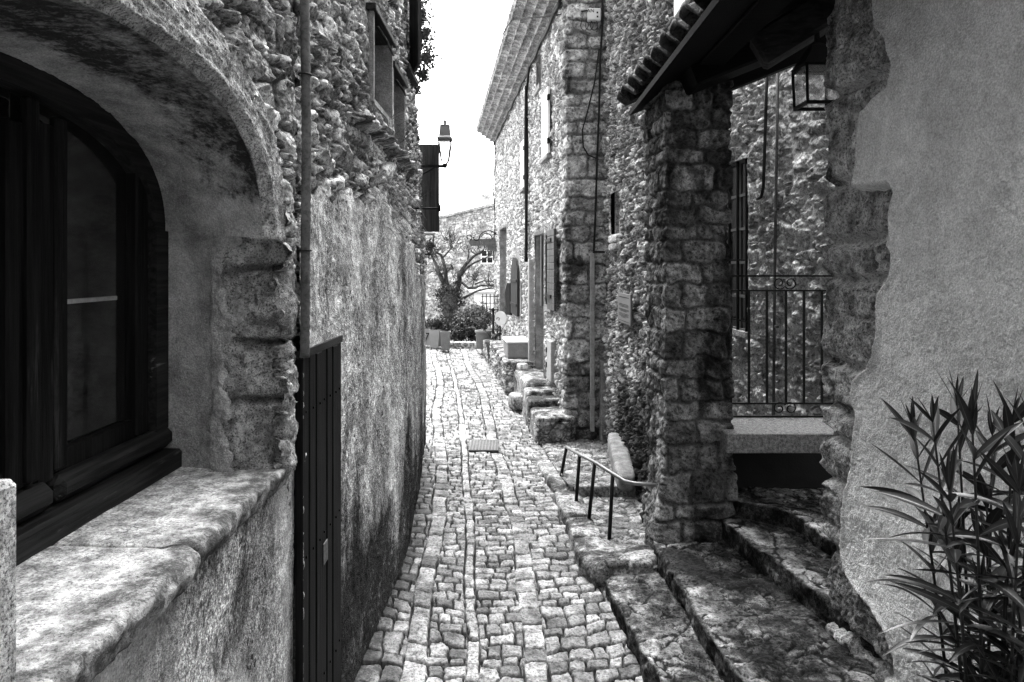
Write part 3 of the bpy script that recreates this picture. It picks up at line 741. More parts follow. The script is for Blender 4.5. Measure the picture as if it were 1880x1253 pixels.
RH = thing('stone_house', 'tall sunlit rubble stone house with a tiled eave, white shutters and steps along its foot', 'house', (.6, 12, -2.55))
Sf = lambda Y: (23.7 - Y) * math.hypot(.107, 1)          # plan coordinate of a facade point
OP = dict(doorA=(12.8, 13.95, -2.02, .61), winB=(11.75, 12.5, -.66, .56), doorC=(19.7, 21.7, -1.75, 1.12), arch=(16.35, 17.75, -1.15, .22),
          E=(11.95, 12.65, 1.92, 3.05), Fw=(15.25, 15.85, 1.72, 2.75), G=(13.1, 13.75, 3.4, 3.95))
def build_house():
    ys = [10.6]
    while ys[-1] < 23.7: ys.append(ys[-1] + max(.022, .00016 * ys[-1] ** 2))
    ys[-1] = 23.7
    L = Sf(10.6); holes = [(Sf(b), Sf(a), c, d) for k, (a, b, c, d) in OP.items() if k not in ('E', 'Fw', 'arch')]
    s = A(sorted(set([Sf(y) for y in ys] + [x for h in holes for x in h[:2]] + list(L + lin(0, .62, .012))))); z = A(sorted(set(list(lin(-2.75, 4.45, .0145)) + [x for h in holes for x in h[2:]])))
    def hf(S, Z):
        h, t, j = rubble(S, Z, 101, .21, .13, .06, .35, (.03, .26), .7)
        hq, tq, jq = blocks(S - L, Z, 107, (.17, .36), (.34, .7), .05, .012, .04, .8)
        row = np.floor(Z / .31); q = sst(.3 + .3 * h2(row, 0 * row, 3) + .02, .3 + .3 * h2(row, 0 * row, 3) - .02, L - S)
        q = np.maximum(q, S > L - .02)
        h = h * (1 - q) + hq * q; t = t * (1 - q) + q * (tq * .8); j = j * (1 - q) + jq * q * .75
        for a, b, c, d in holes:
            dd = np.maximum(np.maximum(a - S, S - b), np.maximum(c - Z, Z - d)); f = sst(.03, .16, dd); h = h * f + .03 * (1 - f); j = np.maximum(j, (1 - f))
        h = h + .007 * fbm(S * 22, Z * 22, 103, 3) + .02 * fbm(S * 1.3, Z * 1.3, 104, 2)
        st = .6 * sst(.15, .6, fbm(S * 2.2, Z * .8, 105, 4) + .4 * sst(.3, .1, np.abs(S - L + .1)) - .4 * sst(.8, 2.5, Z)) * sst(.6, .2, np.abs(S - L)) + .35 * sst(.0, .4, fbm(S * 1.5, Z * 3, 110, 3)) * (S > L - .3) + .6 * sst(-1., -2.4, Z + .5 * fbm(S, Z, 106, 3)) * sst(7, 11.5, S)
        return h, t, j, np.clip(st, 0, 1)
    planwall('wall', M['house_rubble'], RH, [(fX(23.7), 23.7), (.84, 10.6), (1.46, 10.6)], s, z, hf, 5, cellkeep(s, z, holes))
    # bulk behind, and the far end
    q = MB(); q.box((.42 + .8, 15.7, .8), (.6, 4.8, 3.5), rot(.107)); q.build('house_core', M['black'], RH)
    q = MB(); c = FP(23.68, .8); q.box(c + A([1.6, .15, 0]), (1.62, .04, 3.6), rot(.107)); q.build('end_wall', M['far_stone'], RH)
    # eave: four stepped rows of tile ends, then the roof
    y = lin(10.2, 24., .03); sec = []
    for k in range(4):
        o0, o1, z0 = .02 + .145 * k, .02 + .145 * (k + 1), 4.2 + .1 * k
        for t in range(6): sec.append((o0 + (o1 - o0) * t / 5, z0 + .0, 1, k))
        for t in range(1, 4): sec.append((o1, z0 + .1 * t / 3.3, 2, k))
    sec += [(.62, 4.6, 0, 4), (.64, 4.64, 0, 4), (.6, 4.69, 0, 5), (0, 4.95, 0, 5), (-1.3, 5.5, 0, 5)]
    V = np.empty((len(y), len(sec), 3)); to = np.zeros(V.shape[:2]); jo = np.zeros(V.shape[:2])
    for c, (o, zz, kind, k) in enumerate(sec):
        ph = y / .23 + .5 * k; w = np.abs(np.cos(math.pi * ph)); dz = .07 * (1 - (2 * np.abs(ph - np.floor(ph) - .5)) ** 2) if kind == 1 else (.05 * w if k == 5 else 0 * y)
        fr = c % 9 / 5 if kind == 1 else 1
        b = FP(y[:, None] * 0 + y[:, None], 0).T if False else np.stack([fX(y), y, 0 * y], -1)
        V[:, c] = b + fn * o; V[:, c, 2] = zz + dz * min(fr * 1.6, 1)
        to[:, c] = .25 + .75 * h2(np.floor(ph), 0 * y + k, 5); jo[:, c] = (kind == 1) * sst(.7, .95, 2 * np.abs(ph - np.floor(ph) - .5)) * .8
    grid('tiled_eave', V, M['far_tile'], RH, tone=to, joint=jo, stain_shade=.0)
    # openings: reveal + leaf
    def opening(key, depth, leafmat, leafname, planks=0, door=False, revmat='concrete'):
        a, b, c, d = OP[key]; q = MB(); m = (a + b) / 2; t = .05
        for yy in (a - t, b + t): q.box(FP(yy, (c + d) / 2, -depth / 2 + .0), (t, depth / 2 + .012, (d - c) / 2 + 2 * t), fax)
        q.box(FP(m, d + t, -depth / 2), ((b - a) / 2, depth / 2 + .01, t), fax); q.box(FP(m, c - t, -depth / 2 + .03), ((b - a) / 2, depth / 2 + .05, t), fax)
        w = q.build('door' if door else 'window', M[revmat], RH)
        q = MB()
        if planks:
            for k in range(planks): q.box(FP(a + (b - a) * (k + .5) / planks, (c + d) / 2, -depth), ((b - a) / planks / 2 - .008, .025, (d - c) / 2), fax, .006)
        else: q.box(FP(m, (c + d) / 2, -depth), ((b - a) / 2, .02, (d - c) / 2), fax)
        q.build(leafname, M[leafmat], w); return w
    opening('doorA', .3, 'grey_paint', 'leaf', 5, True); w = opening('winB', .2, 'glass', 'pane')
    a, b, c, d = OP['winB']; q = MB()
    for yy in (a + .04, (a + b) / 2, b - .04): q.box(FP(yy, (c + d) / 2, -.17), (.03, .02, (d - c) / 2), fax)
    for k in range(5): q.box(FP((a + b) / 2, c + (d - c) * k / 4, -.172), ((b - a) / 2, .015, .018), fax)
    q.build('glazing_bar', M['grey_paint'], w)
    opening('doorC', .35, 'shutter_wood', 'leaf', 6, True); opening('G', .25, 'dark_wood', 'leaf', 0)
    # open shutter by the window (folded back on the wall) and its narrow twin edge-on
    def shutter(y0, y1, z0, z1, mat, o=.07, n=10, nm='shutter', hinge=True, ang=0.):
        q = MB(); m = (y0 + y1) / 2; ax = A(fax)
        if ang: r_ = A(rot(ang)); ax = A([r_ @ ax[0], r_ @ ax[1], ax[2]])
        c0 = FP(y0, 0, o); c = c0 + ax[0] * (y1 - y0) / 2
        for k in range(n): q.box((c[0], c[1], z0 + (z1 - z0) * (k + .5) / n), ((y1 - y0) / 2, .02, (z1 - z0) / n / 2 - .004), ax, .004)
        sh = q.build(nm, M[mat], RH)
        if hinge:
            for zz in (z0 + .17 * (z1 - z0), z0 + .87 * (z1 - z0)): MB().box(c + ax[1] * .03 + ax[0] * .1 + A([0, 0, zz]), ((y1 - y0) * .3, .01, .028), ax).build('hinge', M['iron'], sh)
        return sh
    shutter(11.05, 11.75, -.7, .6, 'grey_paint', .12, 12); shutter(12.5, 12.62, -.7, .56, 'grey_paint', .1, 1, hinge=False)
    for k in ('E', 'Fw'):
        a, b, c, d = OP[k]; sh = shutter(a, b, c, d, 'white_paint', .075, 1, hinge=False)
        for zz in (c + .2, d - .2): MB().box(FP(a - .03, zz, .09), (.05, .02, .045), fax).build('hinge', M['iron'], sh)
        MB().box(FP((a + b) / 2, c - .05, .05), ((b - a) / 2 + .05, .07, .03), fax).build('sill', M['concrete'], RH)
    # arched board shutter
    a, b, c, d = OP['arch']; m = (a + b) / 2; r = (b - a) / 2
    pts = [(-r, c), (r, c)] + [(r * math.cos(t), d - .5 + .5 * math.sin(t)) for t in np.linspace(0, math.pi, 14)]
    q = MB(); q.prism(pts, FP(m, 0, .06), fd, (0, 0, 1), fn, .05); sh = q.build('arched_shutter', M['shutter_wood'], RH)
    pts = [(-r - .22, c - .1), (r + .22, c - .1)] + [((r + .22) * math.cos(t), d - .5 + .72 * math.sin(t)) for t in np.linspace(0, math.pi, 14)]
    MB().prism(pts, FP(m, 0, -.02), fd, (0, 0, 1), fn, .065).build('surround', M['concrete'], sh)
    for zz in (c + .25, d - .55): MB().box(FP(m, zz, .12), (r * .9, .012, .03), fax).build('hinge', M['iron'], sh)
    # pale channel, cable bundle, eave cables
    q = MB(); q.box(FP(14.25, -.95, .06), (.085, .06, 1.1), fax, .01); q.build('cable_channel', M['pale_metal'], RH)
    q = MB()
    for k in range(4):
        q.tube([FP(14.9 - .05 * k + .06 * math.sin(zz * 2 + k), zz, .06 + .02 * k) for zz in np.linspace(.1, 3.75, 22)], .022, 6)
    for k in range(2): q.tube([FP(y, 4.12 - .05 * k - .05 * math.sin(y * 2.2) ** 2, .08) for y in np.linspace(10.8, 23.4, 50)], .025, 6)
    q.tube([FP(14.8, 3.7, .08), FP(14.6, 3.95, .08), FP(14.3, 4.1, .08)], .03, 6)
    for k in range(3): q.tube([FP(23.3 + .05 * k, zz, .06 + .03 * math.sin(zz * 3)) for zz in np.linspace(.2, 4.1, 14)], .018, 6)
    q.tube([P(1078, 20, 10.45), P(1000, 31, 11.5), P(940, 36, 13.), (-1.0, 17, 4.4)], .012, 6)
    q.build('cable', M['cable'], RH)
    # on the corner pier: junction box, cable with a loop, white conduit, meter box
    q = MB(); q.box((1.215, 10.5, 3.73), (.098, .05, .09), bev=.012); jb = q.build('junction_box', M['white_plastic'], RH)
    text('AN', .075, 'lettering', M['ink'], jb, basis((1.16, 10.447, 3.775), (1, 0, 0), (0, 0, 1), (0, -1, 0)))
    for a_, b_ in ((1.26, 3.75), (1.262, 3.69)): MB().box((a_, 10.447, b_), (.012, .004, .012)).build('knob', M['ink'], jb)
    q = MB(); yq = 10.5
    q.tube([P(u, v, yq) for u, v in ((1104, -40), (1107, 30), (1102, 110), (1100, 200), (1096, 300), (1093, 400), (1090, 466))], .016, 8)
    q.tube([P(u, v, yq) for u, v in ((1100, 90), (1092, 150), (1080, 200), (1069, 240), (1071, 270), (1080, 285), (1099, 293))], .011, 8)
    for k in range(3): q.tube([P(1070 + 9 * k, 30, yq)] + [P(1073 + 9 * k + 7 * math.cos(t), 47 + 9 * math.sin(t), yq) for t in np.linspace(3.6, -1., 9)], .006, 5)
    q.box(P(1100, 463, 10.48), (.085, .02, .016)); q.build('pier_cable', M['cable'], RH)
    q = MB(); q.box((1.19, 10.5, -1.12), (.032, .035, 1.32), bev=.008); q.box((1.19, 10.49, -2.0), (.04, .04, .05)); q.build('conduit_cover', M['pale_metal'], RH)
    q = MB(); ym = 11.75; q.box(FP(11.75, -1.55, .06), (.22, .05, .33), fax, .01); mb_ = q.build('meter_box', M['pale_metal'], RH)
    for zz in (-1.4, -1.65): MB().box(FP(11.95, zz, .115), (.03, .008, .04), fax).build('catch', M['iron'], mb_)
    q = MB(); q.box(FP(12.2, 4.5, -.8), (.1, .1, .1)) if False else None
build_house()

# ------------------------------------------------------------------ steps and platforms along the foot of that house
LD = thing('stone_stairs', 'weathered stone block stairs and platform running along the foot of the right house', 'stairs', (.3, 13, -2.55))
def ledge(y0, y1, zt, w, sd, nm='step', mat='step_stone', h=None):
    q = MB(); h = h or (zt + 2.72); m = (y0 + y1) / 2
    rock(q, FP(m, zt - h / 2, w / 2 - .05), ((y1 - y0) / 2, w / 2 + .06, h / 2), fax, sd, 17, .06, -.6, .55)
    return q.build(nm, M[mat], LD)
def face_rubble(y0, y1, zt, w, sd):
    s = lin(0, (y1 - y0) * 1.0057 + w, .016); z = lin(-2.72, zt, .014)
    p0 = FP(y1, 0, w)[:2]; p1 = FP(y0, 0, w)[:2]; p2 = FP(y0, 0, -.05)[:2]
    def hf(S, Z):
        h, t, j = rubble(S, Z, sd, .17, .1, .05, .35, (.03, .28), .6); return h, t, j, .5 * sst(-2.1, -2.6, Z + .3 * fbm(S * 2, Z * 2, sd, 2))
    planwall('riser', M['side_rubble'], LD, [p0, p1, p2], s, z, hf, 5)
    q = MB(); n = max(1, int((y1 - y0) / .7))
    for k in range(n): rock(q, FP(y0 + (y1 - y0) * (k + .5) / n, zt + .02, w / 2 - .02), ((y1 - y0) / n / 2 - .008, w / 2 + .06, .05), fax, sd + k, 9, .15, .05, .6 + .1 * (k % 3))
    q.build('tread', M['step_stone'], LD)
ledge(10.45, 11.25, -2.2, .50, 1); ledge(11.25, 11.75, -2.12, .5, 2); ledge(11.78, 12.3, -2.07, .48, 3); ledge(12.3, 14.1, -2.0, .44, 4)
face_rubble(10.42, 11.25, -2.28, .47, 118); face_rubble(14.1, 18.3, -1.95, .58, 119); face_rubble(18.3, 22.2, -2.12, .62, 121)
q = MB(); rock(q, (.16, 12.65, -2.4), (.2, .24, .15), rot(.2), 9, 13, .15, .25, .6)
b = q.build('stone_block', M['step_stone'], None, (.16, 12.65, -2.55)); tag(b, 'loose square stone block standing on the cobbles beside the stairs', 'stone block')
q = MB(); rock(q, FP(13.75, -1.93, .3), (.1, .09, .06), rot(.4), 19, 9, .15, .4, .9)
b = q.build('loose_stone', M['far_stone'], None, FP(13.75, -1.98, .3)); tag(b, 'small pale stone lying on the stairs near the foot of the pale channel', 'stone')
BX = thing('storage_box', 'pale lidded box standing on the stone platform beside the house door', 'box', FP(15., -1.88, .3))
q = MB(); q.box(FP(15., -1.72, .27), (.46, .24, .16), fax, .015); q.build('body', M['pale_pot'], BX)
q = MB(); q.box(FP(15., -1.545, .27), (.48, .26, .022), fax, .012); q.build('lid', M['white_paint'], BX)

# drain cover
q = MB(); q.box((-.40, 10.2, -2.575), (.21, .3, .012), bev=.004); dc = q.build('drain_cover', M['conduit'], None, (-.4, 10.2, -2.58))
tag(dc, 'small rectangular metal drain cover set flush in the cobbles of the lane', 'drain cover')
q = MB()
for i in range(9):
    for j in range(12): q.box((-.40 - .18 + .045 * i, 10.2 - .26 + .0475 * j, -2.562), (.014, .016, .004))
q.build('stud', M['conduit'], dc)

# ------------------------------------------------------------------ rubble wall of the next house (with plaque, niche)
SW = thing('stone_house', 'rubble stone house wall with a small niche beside the dark porch pillar', 'house', (1.5, 8.8, -2.6))
rX = lambda Y: 1.42 + .0387 * (10.62 - Y)
def build_side():
    s = brk(0, 3.75, .0125, (.59, 1.3)); N = (.62, 1.28, .42, 1.02); z = brk(-2.75, 4.2, .0125, (.42, 1.02))
    s = A(sorted(set(list(s) + [.62, 1.28])))
    def hf(S, Z):
        h, t, j = rubble(S, Z, 131, .17, .11, .08, .45, (.02, .26), .5)
        dd = np.maximum(np.maximum(N[0] - S, S - N[1]), np.maximum(N[2] - Z, Z - N[3])); f = sst(.0, .1, dd); h = h * f + .03 * (1 - f)
        h = h + .008 * fbm(S * 24, Z * 24, 133, 3) + .03 * fbm(S * 1.2, Z * 1.2, 134, 2)
        st = .9 * sst(-.9, -2.0, Z + .6 * fbm(S * 1.4, Z, 135, 3)) * sst(.5, 1.2, S) + .3 * sst(.1, .7, fbm(S * 1.5, Z * 1.5, 136, 3))
        return h, t, j, np.clip(st, 0, 1)
    planwall('wall', M['side_rubble'], SW, [(1.42, 10.62), (rX(7.0), 6.88)], s, z, hf, 1, cellkeep(s, z, [N]))
    s2 = lin(0, 1.5, .0125); z2 = lin(1.82, 4.2, .0125)
    planwall('wall', M['side_rubble'], SW, [(rX(7.02), 7.02), (rX(5.5), 5.5)], s2, z2, lambda S, Z: hf(S + 3.6, Z), 1)
    q = MB(); y0, y1 = 10.62 - 1.28, 10.62 - .62; x = rX((y0 + y1) / 2)
    q.box((x + .17, y0 - .02, .72), (.17, .02, .32)); q.box((x + .17, y1 + .02, .72), (.17, .02, .32)); q.box((x + .17, (y0 + y1) / 2, 1.04), (.17, .33, .02)); q.box((x + .33, (y0 + y1) / 2, .72), (.01, .36, .34))
    n = q.build('niche', M['side_rubble'], SW)
    q = MB(); rock(q, (x + .02, (y0 + y1) / 2, .38), (.13, .42, .06), None, 5, 11, .2, .2, .9); rock(q, (x - .0, (y0 + y1) / 2 + .05, .27), (.1, .36, .05), None, 6, 11, .2, .2, .5); q.build('niche_sill', M['quoin'], n)
    q = MB(); rock(q, (x + .12, y1 - .18, .55), (.08, .1, .16), None, 8, 9, .3, .5, .6); q.build('niche_stone', M['quoin'], n)
    # thickness of the wall
    q = MB(); q.box((1.86, 8.95, .7), (.12, 1.75, 3.5)); q.build('inner_wall', M['yard_rubble'], SW)
    q = MB(); q.box((1.78, 6.2, 3.1), (.07, .72, 1.1)); q.build('inner_wall', M['side_rubble'], SW)
    MB().box((rX(6.2) - .1, 6.12, 2.95), (.025, .3, .7), bev=.008).build('white_shutter', M['white_paint'], SW)
    # thin iron rod and sloping cement footing
    q = MB(); q.tube([P(1136, 742, 9.6), P(1160, 752, 8.9), P(1192, 822, 7.9)], .012, 6); q.tube([P(1136, 742, 9.6), P(1137, 800, 9.6)], .01, 6); q.build('iron_rod', M['iron'], SW)
    q = MB(); rock(q, (1.36, 8.9, -2.42), (.115, .85, .12), A(rot(-.06)) @ A([[1, 0, 0], [0, .99, .07], [0, -.07, .99]]), 77, 15, .12, .2, .9); q.build('footing', M['concrete'], SW)
    q = MB(); q.box((1.37, 10.5, -2.0), (.07, .05, .62), bev=.03); q.build('cement_patch', M['concrete'], SW)
build_side()
PQ = thing('plaque', 'small rectangular metal plaque with lines of text on the rubble wall', 'plaque', (rX(8.75) - .1, 8.75, -.7))
q = MB(); pa = A([.0387, -1, 0]); pa /= np.linalg.norm(pa); pn = A([-1, -.0387, 0]); pax = [pa, pn, (0, 0, 1)]
pc = A([rX(8.75), 8.75, -.515]) + pn * .1
q.box(pc, (.4, .012, .185), pax, .004); q.build('plate', M['plaque'], PQ)
q = MB()
for k, (w, zz) in enumerate(((.3, .14), (.3, .135), (.28, .05), (.3, .035), (.26, .02), (.3, -.01), (.3, -.022), (.2, -.035), (.3, -.065), (.29, -.08), (.3, -.095), (.15, -.11), (.34, -.155))):
    x = -w
    while x < w - .02:
        l = rng.uniform(.03, .09); l = min(l, w - x); q.box(pc + A(pa) * (x + l / 2) + pn * .013 + A([0, 0, zz]), (l / 2, .002, .0032), pax); x += l + .016
q.build('lettering', M['ink'], PQ)

# ------------------------------------------------------------------ side path, kerb and handrail
def build_path():
    y = brk(6.25, 10.7, .0125, (8.2, 8.23)); x = lin(.3, 1.75, .0115); X, Y = np.meshgrid(x, y)
    h, t, j = rubble(X, Y, 141, .2, .15, .03, .35, (.02, .13), .3)
    h2_, t2, j2 = rubble(X, Y, 142, .16, .11, .03, .3, (.02, .14), .3)
    f = sst(8.19, 8.24, Y); base = -2.67 * (1 - f) + f * (-2.56 - .02 * (Y - 8.2))
    far = sst(8.3, 8.6, Y)
    V = np.stack([X, Y, base + h * (1 - far) + h2_ * far + .006 * fbm(X * 20, Y * 20, 143, 3)], -1)
    keep = (X > np.interp(Y, [6.2, 6.9, 8, 9.4, 10.7], [.85, .8, .68, .5, .4]))[:-1, :-1]
    o = grid('path', V, M['cobble'], None, tone=t * (1 - far) + t2 * far, joint=np.clip(j * (1 - far) + j2 * far, 0, 1) * .9, stain_shade=.3 * sst(0, .6, fbm(X * 2, Y * 2, 144, 3)), keep=keep)
    tag(o, kind='structure')
    q = MB(); rock(q, (1.08, 8.26, -2.615), (.36, .07, .075), None, 3, 13, .12, .08, .5); o = q.build('stone_step', M['step_stone'], None, (1.08, 8.26, -2.69)); tag(o, 'single low stone step crossing the small side path behind the handrail', 'step')
    K = thing('kerb', 'row of worn kerb stones curving round beside the cobbles below the iron handrail', 'kerb', (.6, 7.8, -2.7))
    pts = [(.44, 9.6), (.60, 8.3), (.675, 7.45), (.715, 6.9), (.745, 6.45)]; r = random.Random(3)
    for k in range(len(pts) - 1):
        a, b = A(pts[k]), A(pts[k + 1]); d = b - a; l = np.linalg.norm(d); c = (a + b) / 2; q = MB(); an = math.atan2(d[1], d[0])
        tz = -2.585 - .01 * k
        rock(q, (c[0] + .02, c[1], tz - .12), (l / 2 + .004, .15, .12), rot(an), 20 + k, 25, .13, .03, r.uniform(.5, .8)); q.build('kerb_stone', M['step_stone'], K)
    for c, h_, an, sd, t in (((1.0, 6.3, -2.67), (.24, .13, .085), .12, 31, .9), ((.80, 6.33, -2.74), (.15, .2, .14), .5, 32, .5), ((1.2, 6.45, -2.67), (.17, .16, .09), -.2, 33, .6), ((.98, 6.55, -2.69), (.18, .14, .08), .4, 34, .6)):
        q = MB(); rock(q, c, h_, rot(an), sd, 19, .16, .12, t); q.build('kerb_stone', M['step_stone'], K)
    HR = thing('handrail', 'black iron handrail on four thin posts running from the path to the porch pillar', 'handrail', (.8, 7.6, -2.62))
    pb = [P(1028, 874, 8.75), P(1057, 922, 7.86), P(1080, 952, 7.35), P(1118, 988, 6.9)]; pt = [P(1040, 821, 8.75), P(1064, 835, 7.86), P(1092, 849, 7.35), P(1125, 870, 6.9)]
    for a, b in zip(pb, pt): q = MB(); q.tube([a - A([0, 0, .08]), b], .019, 8); q.build('post', M['iron'], HR)
    q = MB(); q.tube(pt + [P(1147, 884, 6.72), P(1165, 888, 6.66), P(1204, 891, 6.58)], .019, 8); q.build('rail', M['lamp_metal'], HR)
build_path()

# ------------------------------------------------------------------ porch: pillar, canopy of tiles, beams
PO = thing('porch', 'dark stone porch with a coursed pillar carrying a small canopy of curved roof tiles', 'porch', (1.7, 6.9, -2.5))
def build_porch():
    plan = [(1.40, 7.4), (1.43, 6.56), (2.03, 6.56), (2.03, 7.4)]
    s = lin(0, .84 + .6 + .84, .0085); z = np.r_[lin(-2.75, 1.72, .0085)]
    def hf(S, Z):
        h, t, j = blocks(S, Z, 151, (.12, .27), (.18, .48), .032, .01, .045, .8)
        h += .012 * fbm(S * 16, Z * 16, 152, 4) + .03 * fbm(S * 2, Z * 2, 153, 3)
        fl = .1 * sst(-1.5, -2.6, Z) * sst(.3, .8, S) * sst(1.7, 1.2, S) + .05 * sst(-2.2, -2.6, Z)
        st = .8 * sst(.0, .6, fbm(S * 2.4, Z * 1.2, 154, 4) + .35 * sst(.9, 1.3, S)) + .5 * sst(1.0, 1.5, S) * sst(-.5, .5, Z)  # front face painted darker to deepen its shade, over random stains
        return h + fl - .02, t, j * .8, np.clip(st, 0, 1)
    def shift(S, Z, V): return V
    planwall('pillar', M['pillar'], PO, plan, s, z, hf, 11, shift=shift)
    MB().box((1.73, 7.0, -.5), (.24, .36, 2.2)).build('pillar_core', M['black'], PO)
    # canopy tiles
    y = lin(2.6, 7.72, .0125); t = np.r_[lin(0, .5, .02), lin(.5, 2.0, .06)[1:]]; p = .31
    Y, T = np.meshgrid(y, t); ph = Y / p; fr = ph - np.floor(ph)
    cov = np.sqrt(np.clip(1 - ((fr - .5) / .34) ** 2, 0, 1)); pan = -.5 * np.sqrt(np.clip(1 - ((((fr + .5) % 1) - .5) / .3) ** 2, 0, 1))
    w = np.where(np.abs(fr - .5) < .33, cov, pan); row = np.floor(T / .36)
    off = .07 * (h2(np.floor(ph), row, 7) - .5); z0 = 1.8 + .4 * T + .065 * w + .03 * (T % .36 < .02) + off * .4
    ex = 1.55 - .047 * Y - .03 * h2(np.floor(ph), 0 * ph, 9) + np.where(w > 0, -.05, .03)
    X = ex + T; to = h2(np.floor(ph * 2), row, 11)
    top = np.stack([X, Y, z0], -1); bot = np.stack([X + .002, Y, z0 - .028], -1)
    V = np.concatenate([bot[::-1], top], 0); grid('roof_tiles', V, M['tile'], PO, tone=np.concatenate([to[::-1], to], 0), joint=0., stain_shade=.3)
    q = MB(); sl = math.atan(.4); ax = [[math.cos(sl), 0, math.sin(sl)], [0, 1, 0], [-math.sin(sl), 0, math.cos(sl)]]
    q.box((2.23, 5.1, 2.03), (1.05, 2.5, .02), ax); q.build('roof_boards', M['black_wood'], PO)
    q = MB(); q.box((1.72, 5.1, 1.8), (.11, 2.5, .07), bev=.01); q.build('eave_beam', M['black_wood'], PO)
    q = MB(); yy = 7.3
    q.box((2.75, 7.28, 2.08 + .05), (.85, .1, .11), ax, .01); q.build('rafter', M['black_wood'], PO)
    q = MB(); d = A([.95, -.3, .56]); d /= np.linalg.norm(d); a2 = np.cross([0, 0, 1.], d); a2 /= np.linalg.norm(a2)
    q.box((2.42, 5.35, 1.96), (.62, .13, .13), [d, a2, np.cross(d, a2)], bev=.025); q.build('beam', M['beam_wood'], PO)
    q = MB(); q.box((1.95, 6.3, 1.83), (.42, .22, .12), ax, bev=.02); q.build('brace', M['black_wood'], PO)
    q = MB(); q.prism([(1.9, 1.95), (3.7, 2.6), (3.7, 3.2), (1.9, 2.3)], (0, 7.36, 0), (1, 0, 0), (0, 0, 1), (0, 1, 0), .04); q.build('gable_boards', M['black_wood'], PO)
build_porch()
LN = thing('lantern', 'square black iron lantern hanging under the porch beam beside the plastered corner', 'lantern', P(1492, 195, 5.3))
lc = P(1500, 160, 5.3)
def lantern(root, c, w, h, mats=('iron', 'lamp_glass')):
    q = MB()
    for i in (-1, 1):
        for j in (-1, 1): q.tube([(c[0] + i * w, c[1] + j * w, c[2] - h), (c[0] + i * w * 1.08, c[1] + j * w * 1.08, c[2] + h)], .011, 6)
        for zz, m in ((-h, 1), (h, 1.08)):
            q.box((c[0] + i * w * m, c[1], c[2] + zz), (.011, w * m, .012)); q.box((c[0], c[1] + i * w * m, c[2] + zz), (w * m, .011, .012))
    q.build('frame', M[mats[0]], root)
    q = MB(); q.lathe(c, [(w * 1.7, h + .01), (w * 1.55, h + .03), (w * .6, h + .16), (w * .2, h + .19), (.01, h + .36)], sq=4); q.build('cap', M[mats[0]], root)
    q = MB()
    for i in (-1, 1): q.box((c[0] + i * w * .96, c[1], c[2]), (.003, w * .9, h * .95)); q.box((c[0], c[1] + i * w * .96, c[2]), (w * .9, .003, h * .95))
    q.build('pane', M[mats[1]], root)
lantern(LN, lc, .12, .14)

# steps in front of the porch
ST = thing('stone_steps', 'dark worn stone steps rising from the cobbles towards the porch on the right', 'steps', (1.5, 5.2, -2.9))
def step(e, zt, zb, tread, sd, wig=.03):
    """e: edge polyline (x, y); tread extends to +x"""
    e = A(e, float); y = lin(e[-1, 1], e[0, 1], .011)[::-1]; x = np.interp(-y, -e[:, 1], e[:, 0])
    x = x + wig * fbm(y * 2.2, y * 0, sd, 3)
    cr = [('t', tread - k * .012) for k in range(int(tread / .012))] + [('n', a) for a in np.linspace(0, 1, 6)] + [('r', k) for k in np.arange(.02, zt - zb + .02, .012)]
    V = np.empty((len(y), len(cr), 3)); U = np.empty(V.shape[:2])
    R_ = .022
    for c, (k, a) in enumerate(cr):
        if k == 't': V[:, c] = np.stack([x + R_ + a, y, 0 * y + zt], -1); U[:, c] = -a
        elif k == 'n': t = a * math.pi / 2; V[:, c] = np.stack([x + R_ - R_ * math.sin(t), y, 0 * y + zt - R_ + R_ * math.cos(t)], -1); U[:, c] = a * .03
        else: V[:, c] = np.stack([x + .02 * a, y, 0 * y + zt - R_ - a], -1); U[:, c] = .03 + a
    Yg = np.broadcast_to(y[:, None], U.shape)
    h, t, j = rubble(Yg, U, sd + 1, .34, .3, .02, .35, (.015, .07), .35)
    n1 = .009 * fbm(Yg * 12, U * 12, sd + 2, 4) + .016 * fbm(Yg * 3, U * 3, sd + 3, 3) + .004 * fbm(Yg * 40, U * 40, sd + 4, 2)
    rise = sst(.0, .03, U); d = h + n1 - .01
    V[..., 2] += d * (1 - rise); V[..., 0] -= rise * (.022 * fbm(Yg * 7, U * 9, sd + 5, 4) + .012 * fbm(Yg * 24, U * 24, sd + 6, 3))
    wear_light = sst(-.16, -.01, U + .05 * fbm(Yg * 5, U * 5, sd + 8, 3)) * (1 - rise)  # nosing kept paler: worn edge, with its bright lit rim put into colour
    stn = np.clip((.62 + .3 * fbm(Yg * 1.6, U * 2.2, sd + 7, 3)) * (1 - rise) * (1 - .7 * wear_light) + .75 * rise, 0, 1)  # risers painted darker for their shade; treads carry mottled stains
    grid('step', V, M['step_stone'], ST, tone=t, joint=j * (1 - rise), stain_shade=stn)
step([(.80, 6.25), (.81, 5.76), (.945, 4.65), (1.06, 3.1)], -2.69, -3.1, .8, 161)
step([(1.30, 6.75), (1.28, 6.3), (1.40, 4.3), (1.49, 3.1)], -2.51, -2.75, 1.0, 171)
step([(1.80, 7.0), (1.90, 6.5), (2.12, 5.45), (2.35, 4.2)], -2.32, -2.56, 1.2, 181, .06)
step([(2.02, 7.0), (2.12, 6.55), (2.45, 6.3), (2.6, 5.4), (2.9, 4.6)], -2.18, -2.36, 1.4, 191, .06)

